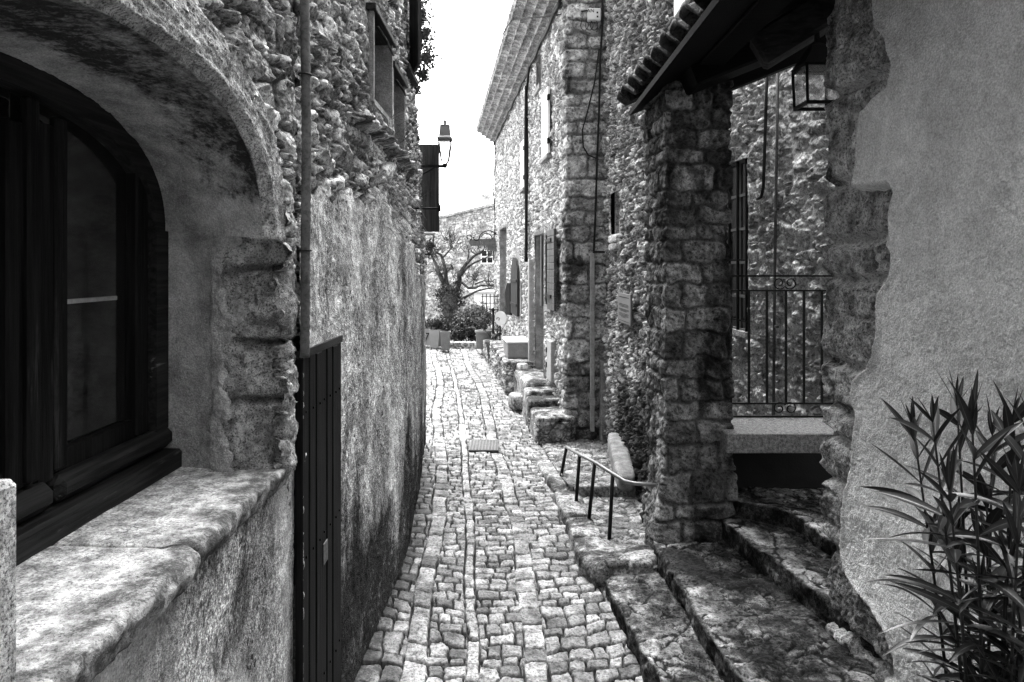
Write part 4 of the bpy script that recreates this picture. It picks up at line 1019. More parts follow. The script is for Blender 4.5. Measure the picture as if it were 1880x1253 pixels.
# ------------------------------------------------------------------ balcony slab with railing, yard wall behind
SL = MB(); yv = 6.35
SL.box((2.53, 6.75, -1.59), (.6, .39, .088), bev=.008)
sl = SL.build('stone_bench', M['granite'], None, (2.5, 6.75, -1.68)); tag(sl, 'thick granite slab jutting out between the porch pillar and the plastered corner', 'slab')
MB().box((2.75, 6.98, -2.0), (.75, .03, .42)).build('void_back', M['black'], PO)
BR = thing('balcony_railing', 'black iron balcony railing with small scrolls above the granite slab', 'railing', (2.6, 7.05, -1.5))
yr = 7.05
def px(u): return (u - CU) / F * yr
def pz(v): return (HV - v) / F * yr
for v, h_ in ((507, .013), (534, .012), (741, .013), (765, .012)): MB().box((px(1440), yr, pz(v)), (px(1440) - px(1325), .009, h_ * .7)).build('rail', M['iron'], BR)
for u in (1342, 1375, 1408, 1443, 1476, 1509): q = MB(); q.box((px(u), yr, (pz(533) + pz(742)) / 2), (.010, .010, (pz(533) - pz(742)) / 2)); q.build('baluster', M['iron'], BR)
for vc in (520, 750):
    q = MB()
    for sg in (-1, 1):
        pts = [(px(1441) + sg * (.055 + .05 * math.cos(t) * (1 - t / 9)), yr, pz(vc) + (.05 * math.sin(t) * (1 - t / 9)) * (1 if vc < 600 else -1)) for t in np.linspace(-2.6, 5.2, 26)]
        q.tube(pts, .007, 6)
    q.build('scroll', M['iron'], BR)

YW = thing('courtyard_wall', 'rough rubble wall behind the railing with a barred window and hanging cables', 'wall', (3.7, 9, -1.9))
yX = lambda Y: 3.6 - .07 * (Y - 8)
yd = A([-.07, 1, 0]) / math.hypot(.07, 1); yn = A([-yd[1], yd[0], 0]); yax = [yd, yn, (0, 0, 1)]
def YP(Y, z, o=0.): return A([yX(Y), Y, z]) + yn * o
def build_yard():
    k = math.hypot(.07, 1); Ls = lambda Y: (12.6 - Y) * k; H = (Ls(11.35), Ls(10.2), -.95, 1.58)
    s = A(sorted(set(list(lin(0, Ls(6.8), .0125)) + list(H[:2])))); z = A(sorted(set(list(lin(-2.7, 2.6, .0125)) + list(lin(2.6, 4.2, .08)) + list(H[2:]))))
    def hf(S, Z):
        h, t, j = rubble(S, Z, 201, .34, .2, .085, .4, (.02, .26), .45)
        dd = np.maximum(np.maximum(H[0] - S, S - H[1]), np.maximum(H[2] - Z, Z - H[3])); f = sst(.0, .12, dd); h = h * f + .04 * (1 - f)
        h = h + .012 * fbm(S * 18, Z * 18, 203, 4) + .03 * fbm(S * 1.4, Z * 1.4, 204, 2)
        return h, t, j, .5 * sst(.1, .6, fbm(S * 2, Z * 2, 205, 4))
    planwall('wall', M['yard_rubble'], YW, [(yX(12.6), 12.6), (yX(6.8), 6.8)], s, z, hf, 1, cellkeep(s, z, [H]))
    MB().box(YP(9.7, 1.0, -.5), (3.0, .2, 3.2), yax).build('wall_core', M['black'], YW)
    q = MB(); a, b, c, d = 10.2, 11.35, -.95, 1.58
    for yy in (a - .04, b + .04): q.box(YP(yy, (c + d) / 2, -.14), (.04, .15, (d - c) / 2 + .08), yax)
    q.box(YP((a + b) / 2, d + .04, -.14), ((b - a) / 2, .15, .04), yax); q.box(YP((a + b) / 2, c - .04, -.1), ((b - a) / 2, .17, .04), yax)
    w = q.build('window', M['yard_rubble'], YW)
    MB().box(YP((a + b) / 2, (c + d) / 2, -.075), ((b - a) / 2, .01, (d - c) / 2), yax).build('pane', M['glass'], w)
    q = MB()
    for yy in (a + .04, (a + b) / 2, b - .04): q.box(YP(yy, (c + d) / 2, -.05), (.035, .02, (d - c) / 2), yax)
    for k_ in range(6): q.box(YP((a + b) / 2, c + (d - c) * k_ / 5, -.052), ((b - a) / 2, .018, .02), yax)
    q.build('glazing_bar', M['planter'], w)
    q = MB()
    for k_ in range(3): q.box(YP(a + .12 + k_ * .33, (c + d) / 2, .02), (.017, .017, (d - c) / 2), yax)
    for zz in (.1, -.8): q.box(YP((a + b) / 2, zz, .02), ((b - a) / 2 + .05, .012, .012), yax)
    q.build('bar', M['iron'], w)
    q = MB(); y1 = 9.62
    def yp(u, v, o=.11):
        Y = 4.16 / ((u - CU) / F + .07); return YP(Y, (HV - v) / F * Y, o)
    q.tube([yp(1424, 100), yp(1421, 200), yp(1418, 290), yp(1416, 345), yp(1412, 362), yp(1405, 366), yp(1402, 357)], .022, 8)
    q.build('cable', M['cable'], YW)
    q = MB(); q.tube([yp(1444, 90), yp(1442, 250), yp(1439, 400), yp(1437, 560), yp(1435, 780)], .02, 8)
    for v in (208, 385, 600): q.box(yp(1441, v), (.03, .02, .015), yax)
    q.build('cable', M['conduit'], YW)
build_yard()
me = bpy.data.meshes.new('yard_ground'); me.from_pydata([(1.9, 7.0, -2.5), (3.9, 7.0, -2.5), (3.9, 13, -2.5), (1.9, 13, -2.5)], [], [(0, 1, 2, 3)]); tag(link('yard_ground', me, M['granite']), kind='structure')
# ------------------------------------------------------------------ plastered house corner at the right
PW = thing('plastered_house', 'plastered house wall with rough corner stones left bare along its ragged edge', 'house', (2.3, 4.0, -3.0))
wX = lambda Y: 2.2 + .07 * (4.95 - Y)
def wY(u): return 2.5465 / ((u - CU) / F + .07)
SIL = [(1535, -60), (1535, 0), (1524, 80), (1521, 150), (1526, 300), (1515, 350), (1511, 450), (1517, 520), (1508, 650), (1512, 700), (1516, 760), (1505, 850), (1517, 905), (1512, 940), (1508, 985), (1528, 1020), (1525, 1100), (1527, 1180), (1531, 1253), (1535, 1330)]
EDG = [(1618, -60), (1618, 0), (1626, 60), (1648, 85), (1656, 120), (1650, 150), (1618, 182), (1600, 200), (1592, 240), (1588, 300), (1580, 352), (1600, 352), (1652, 345), (1658, 360), (1655, 430), (1648, 455), (1658, 470), (1660, 490), (1652, 510), (1632, 530), (1627, 560), (1632, 600), (1626, 640), (1612, 668), (1586, 690), (1583, 720), (1592, 760), (1585, 800), (1582, 850), (1572, 900), (1566, 960), (1560, 1000), (1572, 1050), (1595, 1090), (1622, 1120), (1650, 1165), (1662, 1210), (1667, 1260), (1670, 1340)]
def build_plaster():
    sp = A([(wY(u), (HV - v) / F * wY(u)) for u, v in SIL]); ep = A([(wY(u), (HV - v) / F * wY(u)) for u, v in EDG])
    # stones: wrap round the corner
    Yc = 4.95; s = np.r_[lin(0, .7, .03)[:-1], lin(.7, 1.95, .0075)]; z = lin(-3.1, 2.3, .0075)
    def wall_Y(S): return Yc - (S - .7)
    zs = A([(HV - v) / F * 4.9 for v in (-30, 178, 340, 446, 512, 662, 742, 800, 880, 1005, 1130, 1300)])[::-1]
    def hf(S, Z):
        Zw = Z + .03 * fbm(S * 3, Z * 3, 221, 3); r = np.clip(np.searchsorted(zs, Zw), 1, len(zs) - 1)
        e = np.minimum(Zw - zs[r - 1], zs[r] - Zw); t = h2(r, r * 0, 6)
        st = sst(.005, .065, e + .02 * fbm(S * 12, Z * 12, 228, 3))
        h = st * (.05 + .04 * t) + .04 * fbm(S * 5, Z * 5, 222, 5, .58) + .024 * np.abs(fbm(S * 20, Z * 20, 223, 4)) - .065 - .05 * sst(1.55, 1.75, S)
        crk = sst(.35, .6, fbm(S * 4, Z * 9, 226, 4)); h -= .03 * crk
        return h, t, (1 - st) * .8, np.clip(.6 * sst(.05, .6, fbm(S * 4, Z * 3, 224, 5) + .9 * (t - .5)), 0, 1)
    def shift(S, Z, V):
        sh = np.interp(Z, sp[::-1, 1], sp[::-1, 0]) - Yc; V[..., 1] += sh * sst(1.5, .7, S); return V
    planwall('corner_stones', M['corner_stone'], PW, [(2.9, 5.0), (2.2, 4.95), (wX(3.0), 3.0)], s, z, hf, 9, shift=shift)
    # plaster coat ending in a rounded lip
    y = np.r_[lin(-9, 2.4, .25)[:-1], lin(2.4, 4.75, .0075)]; z = np.r_[lin(-3.2, -2.4, .1)[:-1], lin(-2.4, 1.95, .0075), lin(1.95, 8., .2)[1:]]
    Y, Z = np.meshgrid(y, z); d = np.full(Y.shape, 9.)
    for p, q in zip(ep[:-1], ep[1:]):
        vx, vz = q - p; l2 = vx * vx + vz * vz + 1e-12; t = np.clip(((Y - p[0]) * vx + (Z - p[1]) * vz) / l2, 0, 1)
        d = np.minimum(d, np.hypot(Y - p[0] - t * vx, Z - p[1] - t * vz))
    # inside test: plaster lies on the near side of the edge line
    ins = np.zeros(Y.shape, bool); poly = list(map(tuple, ep)) + [(-9, ep[-1][1]), (-9, ep[0][1])]
    poly = [(poly[0][0], 9)] + poly[1:-3] + [(poly[-3][0], -9), (-9, -9), (-9, 9)]
    for (x0, z0), (x1, z1) in zip(poly, poly[1:] + poly[:1]):
        c = (z0 > Z) != (z1 > Z); ins ^= c & (Y < (x1 - x0) * (Z - z0) / (z1 - z0 + 1e-12) + x0)
    d = np.where(ins, d, -d) + .012 * fbm(Y * 7, Z * 7, 231, 3)
    h = -.085 + .165 * sst(-.05, .05, d) + .02 * np.exp(-((d - .03) / .03) ** 2) - .012 * sst(.05, .3, d)
    h += .022 * fbm(Y * 1.6 + Z * .8, Z * 2.2 - Y * .6, 232, 3) + .006 * sst(2.35, 2.5, Y) * fbm(Y * 5 + Z * 3, Z * 9 - Y * 3, 235, 3) + sst(2.35, 2.5, Y) * (.0035 * fbm(Y * 12, Z * 12, 233, 3) + .005 * fbm(Y * 55, Z * 55, 234, 2))
    V = np.stack([wX(Y) - h, Y, Z], -1)
    grid('plaster', V, M['render'], PW, joint=0., stain_shade=0., keep=(d > -.055)[:-1, :-1])
    MB().box((4.05, -2.2, 2.4), (1.1, 6.9, 5.7), rot(.07)).build('house_core', M['black'], PW)
build_plaster()

BH = MB(); BH.box((.6, -9.6, 2.5), (3.2, .4, 6.), bev=.02); bh = BH.build('light_block_house', M['concrete'], None, (.6, -9.6, -3.4)); tag(bh, 'unseen plain house added behind the camera to block light from that end', 'house')  # added out of view behind the camera to block sky light
# ------------------------------------------------------------------ oleander in a pot
OL = thing('potted_oleander', 'oleander with long narrow dark leaves in front of the plastered wall', 'plant', (1.6, 2.35, -3.1))
def build_oleander():
    r = random.Random(11); base = A([1.58, 2.35, -2.6])
    q = MB(); q.lathe((1.58, 2.35, -3.1), [(.17, 0), (.19, .02), (.25, .42), (.28, .44), (.28, .5), (.25, .5), (.24, .46), (.01, .46)], 28); q.build('pot', M['terracotta'], OL)
    tips = [(1655, 790, 2.45), (1690, 775, 2.2), (1735, 745, 2.4), (1762, 770, 2.05), (1800, 800, 2.5), (1838, 775, 2.25), (1875, 790, 2.1), (1925, 770, 2.35), (1720, 900, 2.1), (1790, 930, 2.3), (1850, 900, 2.0), (1905, 920, 2.45), (1735, 985, 2.4), (1830, 1030, 2.15), (1780, 1090, 2.2), (1880, 1060, 2.0)]
    stems = MB(); lv = MB()
    def leaf(b, d, L, w, droop):
        d = d / np.linalg.norm(d); up = A([0, 0, 1.]); sd = np.cross(d, up); sd /= np.linalg.norm(sd) + 1e-6
        rl = r.uniform(-.9, .9); nrm = np.cross(sd, d); sd = sd * math.cos(rl) + nrm * math.sin(rl); nrm = np.cross(sd, d)
        vs = []; js = []; n = 8; fs = []
        for i in range(n + 1):
            t = i / n; p = b + d * L * t + A([0, 0, -1]) * droop * L * t * t; ww = w * math.sin(math.pi * min(1, .06 + t * .94)) ** .75 * (1 - .25 * t)
            if i == n: ww = .0004
            vs += [p - sd * ww + nrm * ww * .35, p - sd * ww * .12, p, p + sd * ww * .12, p + sd * ww + nrm * ww * .35]; js += [0, .12, .95, .12, 0]
        for i in range(n):
            for k in range(4): fs.append((i * 5 + k, i * 5 + k + 1, i * 5 + 6 + k, i * 5 + 5 + k))
        lv.add(vs, fs, True, r.random() ** 2, js)
    for u, v, Y in tips:
        tp = P(u + 22, v, Y); mid = base * .5 + tp * .5 + A([(tp[0] - base[0]) * -.12, 0, .05]); b0 = base + A([r.uniform(-.1, .1), r.uniform(-.1, .1), 0]); pts = []
        for i in range(13):
            t = i / 12; pts.append((1 - t) ** 2 * b0 + 2 * t * (1 - t) * mid + t * t * tp)
        stems.tube(pts, [.009 - .006 * i / 12 for i in range(13)], 6)
        L = np.linalg.norm(tp - b0); k = .36; ph = r.uniform(0, 6)
        while k < 1.0:
            f = k * 12; i = min(int(f), 11); p = pts[i] + (pts[i + 1] - pts[i]) * (f - i); ax = pts[i + 1] - pts[i]; ax /= np.linalg.norm(ax)
            a = np.cross(ax, [0, 1, 0.]); a /= np.linalg.norm(a) + 1e-6; b = np.cross(ax, a); ph += 1.1
            for m in range(3):
                if r.random() < .3: continue
                th = ph + m * 2.094 + r.uniform(-.3, .3); op = math.radians(r.uniform(45, 85) if k < .9 else r.uniform(15, 50))
                d = ax * math.cos(op) + (a * math.cos(th) + b * math.sin(th)) * math.sin(op)
                leaf(p, d, r.uniform(.14, .28) * (.75 if k > .93 else 1), r.uniform(.013, .019), r.uniform(.1, .9) * (1.2 - k))
            k += .06 / L * r.uniform(1.1, 1.6)
        for m in range(5):
            th = m * 1.257; op = math.radians(r.uniform(8, 35)); d = ax * math.cos(op) + (a * math.cos(th) + b * math.sin(th)) * math.sin(op); leaf(tp, d, r.uniform(.08, .15), .008, 0)
    stems.build('stem', M['leaf'], OL); lv.build('leaves', M['olean'], OL)
build_oleander()

# ------------------------------------------------------------------ street lamps and the shutter at the end of the left house
def street_lamp(c, sc, label, wx, group=None):
    t = thing('street_lamp', label, 'street lamp', (c[0], c[1], c[2] - .32 * sc), group)
    q = MB(); q.lathe(c, [(.12 * sc, .1 * sc), (.15 * sc, .12 * sc), (.15 * sc, .14 * sc), (.115 * sc, .17 * sc), (.095 * sc, .31 * sc), (.1 * sc, .325 * sc), (.03 * sc, .34 * sc), (.025 * sc, .37 * sc), (.04 * sc, .38 * sc), (.02 * sc, .405 * sc)], sq=4); q.build('cap', M['lamp_metal'], t)
    q = MB()
    for k in range(4):
        a = math.pi / 4 + k * math.pi / 2
        q.tube([(c[0] + .13 * sc * math.cos(a), c[1] + .13 * sc * math.sin(a), c[2] + .1 * sc), (c[0] + .075 * sc * math.cos(a), c[1] + .075 * sc * math.sin(a), c[2] - .18 * sc), (c[0] + .02 * sc * math.cos(a), c[1] + .02 * sc * math.sin(a), c[2] - .25 * sc)], .009 * sc, 5)
    q.lathe(c, [(.02 * sc, -.29 * sc), (.035 * sc, -.26 * sc), (.035 * sc, -.24 * sc), (.015 * sc, -.22 * sc)], 10); q.build('frame', M['iron'], t)
    q = MB(); q.lathe(c, [(.06 * sc, -.18 * sc), (.115 * sc, .1 * sc)], sq=4); q.build('glass', M['lamp_glass'], t)
    q = MB(); zb = c[2] - .265 * sc
    q.box(((c[0] + wx) / 2, c[1], zb), ((c[0] - wx) / 2, .016 * sc, .02 * sc))
    q.tube([(c[0] - .12 * sc, c[1], zb), (c[0] - .22 * sc, c[1], zb - .06 * sc), (wx + .1 * sc, c[1], zb - .13 * sc), (wx + .03 * sc, c[1], zb - .1 * sc), (wx + .03 * sc, c[1], zb - .04 * sc), (wx + .09 * sc, c[1], zb - .03 * sc)], .014 * sc, 6)
    q.box((wx + .01, c[1], zb - .05 * sc), (.012, .02, .12 * sc)); q.build('bracket', M['iron'], t); return t
street_lamp(P(817, 272, 10.25), 1.0, 'wall mounted street lamp on a curled bracket beside the open wooden shutter', -1.42)
street_lamp(P(788, 442, 13.5), 1.0, 'small street lamp further off, half hidden below the tall wooden shutter', -1.95)
SH = thing('wooden_shutter', 'tall dark plank shutter swung open at the end of the left wall', 'shutter', (-1.25, 10.45, .5))
q = MB(); c0, c1 = P(766, 0, 10.5)[0], P(806, 0, 10.5)[0]; n = 6
for k in range(n): q.box((c0 + (c1 - c0) * (k + .5) / n, 10.5, 1.165 - .0 * k), ((c1 - c0) / n / 2 + .002, .02 + .004 * (k % 2), .645 + .004 * (k % 2)), bev=.004)
q.build('board', M['shutter_wood'], SH)
q = MB(); q.box((-1.3, 10.38, (HV - 383) / F * 10.4), (.24, .012, .016)); q.box((-1.07, 10.38, .865), (.012, .012, .06)); q.build('stay', M['iron'], SH)
q = MB(); q.tube([P(733, 390, 6.5), P(740, 388, 6.9), P(757, 386, 7.5)], .013, 6); q.tube([P(750, 383, 7.5), P(808, 383, 7.5)], .013, 6); q.tube([P(758, 376, 7.5), P(758, 391, 7.5)], .014, 6); q.tube([P(807, 377, 7.5), P(807, 389, 7.5)], .016, 6); q.build('iron_bracket', M['iron'], LH)
hb = thing('hanging_plant', 'dark clump of dry plant on the wall below the far small street lamp', 'plant', P(790, 462, 12.5))
q = MB(); leaf_cloud(q, P(789, 452, 12.5), .13, 320, .035, (1, 1, 1), .1); q.build('leaves', M['leaf'], hb)

# houses and wall that close the lane on the left beyond the first house (only a sliver is seen)
q = MB(); q.box((-6.2, 15.4, -.4), (2.0, 3.5, 2.1)); q.build('end_wall', M['far_stone'], LH)

# ------------------------------------------------------------------ far house that closes the view
FH = thing('far_house', 'pale stone house with a sloping verge closing the view at the end of the lane', 'house', (-2, 30, -2.5))
def build_far():
    x = lin(-7, 3.5, .04); z = lin(-2.6, 3.4, .04); X, Z = np.meshgrid(x, z)
    h, t, j = rubble(X, Z, 301, .3, .16, .07, .35, (.03, .3), .6)
    top = 2.05 + (X + 3.2) * .24
    W = (-1.02, -.6, .1, .65); cx = (x[:-1] + x[1:]) / 2; cz = (z[:-1] + z[1:]) / 2; CX, CZ = np.meshgrid(cx, cz)
    keep = (CZ < 2.05 + (CX + 3.2) * .24)
    V = np.stack([X, 30 - h, np.minimum(Z, top)], -1)
    grid('wall', V, M['far_stone'], FH, tone=t, joint=j, stain_shade=.0, keep=keep)
    q = MB(); q.box((-1.75, 30.2, 2.05 + 1.45 * .24), (5.4, .35, .05), [[.972, 0, .234], [0, 1, 0], [-.234, 0, .972]]); q.build('roof_verge', M['far_tile'], FH)
    q = MB(); q.box((-1.05, 29.95, .42), (.27, .05, .3)); w = q.build('window', M['white_paint'], FH)
    for i in (-1, 1):
        for k in (-1, 1): MB().box((-1.05 + i * .125, 29.89, .42 + k * .14), (.1, .012, .11)).build('pane', M['black'], w)
    q = MB(); q.box((-1.0, 29.9, -1.85), (.6, .1, .75)); q.box((-1.05, 29.75, -1.02), (.75, .25, .05)); q.build('door', M['white_paint'], FH)
    q = MB(); q.box((-1.15, 33, 3.15), (.25, .3, .2)); q.box((-1.15, 33, 3.38), (.32, .36, .05)); q.box((-1.15, 33, 2.6), (.1, .1, .5)); q.build('chimney', M['far_stone'], FH)
    MB().box((-1.5, 34.3, -.3), (5.5, 4, 2.3)).build('house_core', M['far_stone'], FH)
build_far()
q = MB()
n = 24; pts = [(-14 + 16 * i / n, 0.2 + 3.0 * math.exp(-((i / n - .55) / .3) ** 2) + .4 * math.sin(i * 1.7)) for i in range(n + 1)]
vs = []; fs = []
for k in range(9):
    for i, (x, h) in enumerate(pts): vs.append((x, 50 + k * 3, h * math.sin(math.pi * min(1, (k + .3) / 8.3)) * 1.2 + .3 * math.sin(i * 2.1 + k)))
for k in range(8):
    for i in range(n): a = k * (n + 1) + i; fs.append((a, a + 1, a + n + 2, a + n + 1))
q.add(vs, fs, True, .6); h = q.build('hill', M['foliage_pale'], None); tag(h, kind='structure')

# ------------------------------------------------------------------ tree, shrubs, planters, pots at the end of the lane
TR = thing('gnarled_tree', 'gnarled bare tree with an ivy covered trunk in front of the pale far house', 'tree', P(826, 612, 24))
def build_tree():
    Y = 24.; tr = MB(); iv_ = MB()
    def pth(uv): return [P(u, v, Y + .25 * math.sin(i * 1.9)) for i, (u, v) in enumerate(uv)]
    tr.tube(pth([(826, 625), (826, 600), (828, 575), (825, 550), (822, 530)]), [.3, .26, .24, .26, .2], 10)
    br = MB()
    def limb(uv, r0, r1):
        p = pth(uv); r0 *= .6; r1 *= .5
        p = [x + A([rng.uniform(-.06, .06), 0, rng.uniform(-.06, .06)]) for x in p]; m = len(p); br.tube(p, [r0 + (r1 - r0) * i / (m - 1) for i in range(m)], 7)
    limb([(820, 540), (812, 520), (808, 500), (800, 488), (794, 475), (792, 462)], .16, .07)
    limb([(812, 518), (806, 505), (803, 500), (795, 501), (784, 503)], .07, .03)
    limb([(824, 538), (822, 515), (820, 495), (813, 478), (810, 468), (805, 463), (798, 460)], .14, .05)
    limb([(813, 475), (822, 466), (830, 458), (829, 448), (826, 436)], .06, .03)
    limb([(832, 540), (840, 520), (846, 500), (856, 485), (866, 472), (880, 464), (892, 458)], .16, .05)
    limb([(846, 505), (858, 492), (872, 484), (888, 476), (905, 470)], .09, .03)
    limb([(858, 480), (862, 466), (860, 452)], .05, .03)
    limb([(836, 522), (850, 523), (862, 528), (872, 527), (885, 523), (900, 524), (912, 520)], .09, .05)
    limb([(868, 527), (870, 518), (868, 510)], .04, .02); limb([(872, 522), (890, 519), (912, 517)], .05, .03)
    limb([(850, 545), (862, 538), (875, 532), (890, 531), (908, 527)], .08, .04)
    limb([(828, 497), (832, 490), (830, 484)], .07, .05)
    r = random.Random(5)
    for _ in range(230):
        u, v = r.choice([(794, 470), (805, 466), (826, 440), (862, 455), (885, 462), (900, 472), (905, 522), (812, 500), (868, 512), (835, 455), (840, 512)]); a = r.uniform(-2.6, -.4); l = r.uniform(6, 30)
        u += r.uniform(-10, 10); v += r.uniform(-8, 8)
        br.tube([P(u, v, Y), P(u + math.cos(a) * l * .5, v + math.sin(a) * l * .5 + 1, Y + r.uniform(-.2, .2)), P(u + math.cos(a + .3) * l, v + math.sin(a + .3) * l, Y + r.uniform(-.3, .3))], [.014, .009, .004], 5)
    tr.build('trunk', M['bark'], TR); br.build('branch', M['bark'], TR)
    for u, v, R_ in ((826, 600, .3), (828, 582, .36), (822, 566, .38), (824, 548, .42), (832, 536, .38), (815, 538, .34), (838, 556, .3), (820, 616, .26)): leaf_cloud(iv_, P(u, v, Y), R_ * 1.1, 420, .05, (1, 1, 1), .5)
    iv_.build('ivy', M['leaf'], TR)
build_tree()
def shrub(name, label, parts, mat, size, n, group=None):
    c0 = parts[0]; t = thing(name, label, 'shrub', P(c0[0], 645, c0[2]), group); q = MB(); s = MB()
    for u, v, Y, r_, k in parts:
        leaf_cloud(q, P(u, v, Y), r_, int(n * k), size, (1, 1, .8), .25)
        for _ in range(5): s.tube([P(u, 645, Y), P(u + rng.uniform(-6, 6), (v + 645) / 2, Y), P(u + rng.uniform(-16, 16), v - rng.uniform(-8, 10), Y)], [.02, .015, .006], 5)
    q.build('leaves', M[mat], t); s.build('stem', M['bark'], t)
shrub('leafy_shrub', 'dark dense shrub growing behind the low stone wall under the tree', [(850, 600, 22.5, .5, 1), (842, 612, 22.2, .36, .7), (862, 612, 22.3, .4, .8), (872, 598, 22.6, .36, .7)], 'leaf', .05, 900)
shrub('tall_shrub', 'loose pale shrub rising behind the pots and trellis near the right house', [(862, 575, 23, .4, .8), (876, 570, 23, .45, .8), (888, 585, 22.6, .45, .8), (850, 578, 23.1, .35, .6)], 'foliage_pale', .05, 700)
q = MB(); r = random.Random(8)
for k in range(28): c = P(824 + k % 14 * 4.3, 633 + (k // 14) * 9, 21.3 + .05 * (k % 3)); rock(q, c, (.05, .11, .085), None, k, 5, .2, .3, r.random())
rock(q, P(852, 640, 21.45), (.5, .1, .14), None, 5, 9, .1, .1, .3)
lw = q.build('low_wall', M['far_stone'], None, P(852, 650, 21.4)); tag(lw, 'low dry stone wall edging the shrub bed at the end of the cobbles', 'wall')
def planter(u, Y, w, v0, v1, label, ball=None, mark=False, mat='planter'):
    c = P(u, v1, Y); h = (v1 - v0) / F * Y; t = thing('planter', label, 'planter', c, 'tall square planters'); q = MB(); k = math.sqrt(2)
    q.lathe(c, [(w * .78 * k, 0), (w * .8 * k, .01), (w * k, h - .01), (w * k, h), (w * .9 * k, h), (w * .88 * k, h - .08)], sq=4); p = q.build('pot', M[mat], t)
    if mark: text('7', .34, 'lettering', M['ink'], p, basis((c[0] + .03, c[1] - w - .0, c[2] + h * .5), (1, 0, 0), (0, 0, 1), (0, -1, 0)))
    if ball:
        q = MB()
        for du, dv, r_ in ball: leaf_cloud(q, c + A([du, .05, h + dv]), r_, 420, .04, (1, 1, .75), .3)
        q.build('leaves', M['leaf'], t)
planter(783, 21.4, .17, 603, 634, 'tall grey planter with a dark sign mark, leftmost of the four at the lane end', [(0, .1, .2)], True)
planter(798, 21.0, .15, 605, 638, 'plain tall grey planter with a rounded shrub, second from the left wall', [(-.05, .16, .26), (.1, .2, .26)])
planter(809, 21.3, .1, 608, 636, 'narrow grey planter squeezed between the two broader ones', [(.0, .16, .24)], mat='pale_pot')
planter(818, 20.4, .14, 609, 643, 'rightmost tall grey planter, nearest to the low stone wall', None, mat='pale_pot')

def pot_plant(name, label, c, prof, mat, leaves, lm, stems=()):
    t = thing(name, label, 'potted plant', c); q = MB(); q.lathe(c, prof, 24); q.build('pot', M[mat], t); q = MB()
    for d, r_, n in leaves: leaf_cloud(q, A(c) + A(d), r_, n, .035, (1, 1, .9), .1)
    q.build('leaves', M[lm], t)
    if stems:
        q = MB()
        for a, b in stems: q.tube([A(c) + A(a), A(c) + A(a) * .4 + A(b) * .6 + A([.03, 0, .02]), A(c) + A(b)], [.012, .008, .004], 5)
        q.build('stem', M['bark'], t)
c = P(888, 640, 20.2)
pot_plant('potted_shrub', 'large pale round pot with a leafy shrub at the foot of the trellis', c, [(.19, 0), (.21, .02), (.225, .44), (.25, .46), (.25, .52), (.22, .52), (.2, .46)], 'pale_pot', [((0, 0, .75), .32, 420), ((.15, 0, .95), .26, 280), ((-.12, 0, 1.0), .22, 200)], 'foliage', [((0, 0, .5), (.1, 0, 1.3)), ((.05, 0, .5), (-.2, 0, 1.2)), ((0, 0, .5), (.3, 0, 1.1))])
c = P(908, 655, 18.2)
pot_plant('potted_plant', 'dark flared terracotta pot with a sparse twiggy plant on the ledge', c, [(.15, 0), (.17, .02), (.22, .32), (.26, .34), (.27, .42), (.24, .42), (.22, .36)], 'terracotta', [((0, 0, .5), .16, 120), ((.12, 0, .6), .12, 60)], 'foliage', [((0, 0, .4), (.2, 0, 1.2)), ((.05, 0, .4), (-.15, 0, 1.)), ((0, 0, .4), (.3, 0, .9)), ((-.05, 0, .4), (-.3, 0, .7))])
RS = thing('round_sign', 'pale round disc sign on a dark stick standing in the terracotta pot', 'sign', P(920, 640, 18.0))
q = MB(); dc_ = P(919, 585, 18.); th = np.linspace(0, 2 * math.pi, 28, endpoint=False)
q.prism([(.155 * math.cos(t), .185 * math.sin(t)) for t in th], dc_, A([.96, -.28, 0]), A([0, 0, 1]), A([.28, .96, 0]), .02); q.build('disc', M['sign_white'], RS)
q = MB(); q.tube([P(918, 650, 18.05), P(918, 585, 18.06)], .022, 8); q.build('stick', M['iron'], RS)
q = MB(); q.tube([dc_ + A([-.11, .02, -.02]), dc_ + A([-.06, .0, .03]), dc_ + A([-.02, -.0, .0]), dc_ + A([-.05, .0, -.05])], .008, 5); q.build('drawing', M['conduit'], RS)
TL = thing('trellis', 'dark iron trellis with square mesh standing behind the pots', 'trellis', P(895, 640, 20.8))
q = MB()
for u in (886, 893, 900, 907, 914): q.tube([P(u, 640, 20.8), P(u, 540, 20.8)], .014, 5)
for v in range(545, 640, 12): q.tube([P(884, v, 20.82), P(916, v, 20.82)], .011, 5)
q.build('mesh', M['iron'], TL)
q = MB(); q.tube([P(905, 650, 19.4), P(905, 570, 19.4)], .025, 8); q.lathe(P(905, 572, 19.4), [(.02, -.02), (.05, 0), (.05, .06), (.01, .1)], 10); po = q.build('garden_pole', M['iron'], None, P(905, 650, 19.4)); tag(po, 'dark slim garden pole with a small knob beside the terracotta pot', 'pole')
BS = thing('blackboard_sign', 'black vertical board sign projecting from the house wall above the pots', 'sign', P(935, 578, 18.2))
q = MB(); a_, b_ = P(931, 0, 18.2)[0], P(943, 0, 18.2)[0]
q.box(((a_ + b_) / 2, 18.2, (HV - 549) / F * 18.2), ((b_ - a_) / 2, .14, .41), rot(.5), .01); q.build('board', M['black'], BS)
q = MB(); q.box(P(934, 520, 18.2), (.14, .015, .012)); q.tube([P(930, 520, 18.1), P(926, 540, 18.1), P(929, 565, 18.1)], .012, 5); q.build('bracket', M['lamp_metal'], BS)
AW = thing('hanging_sign', 'dark stepped sign board with curled ironwork on top projecting over the far house door', 'sign', P(888, 463, 22.8))
q = MB(); Yq = 22.8; o = P(CU, HV, Yq); sx = Yq / F
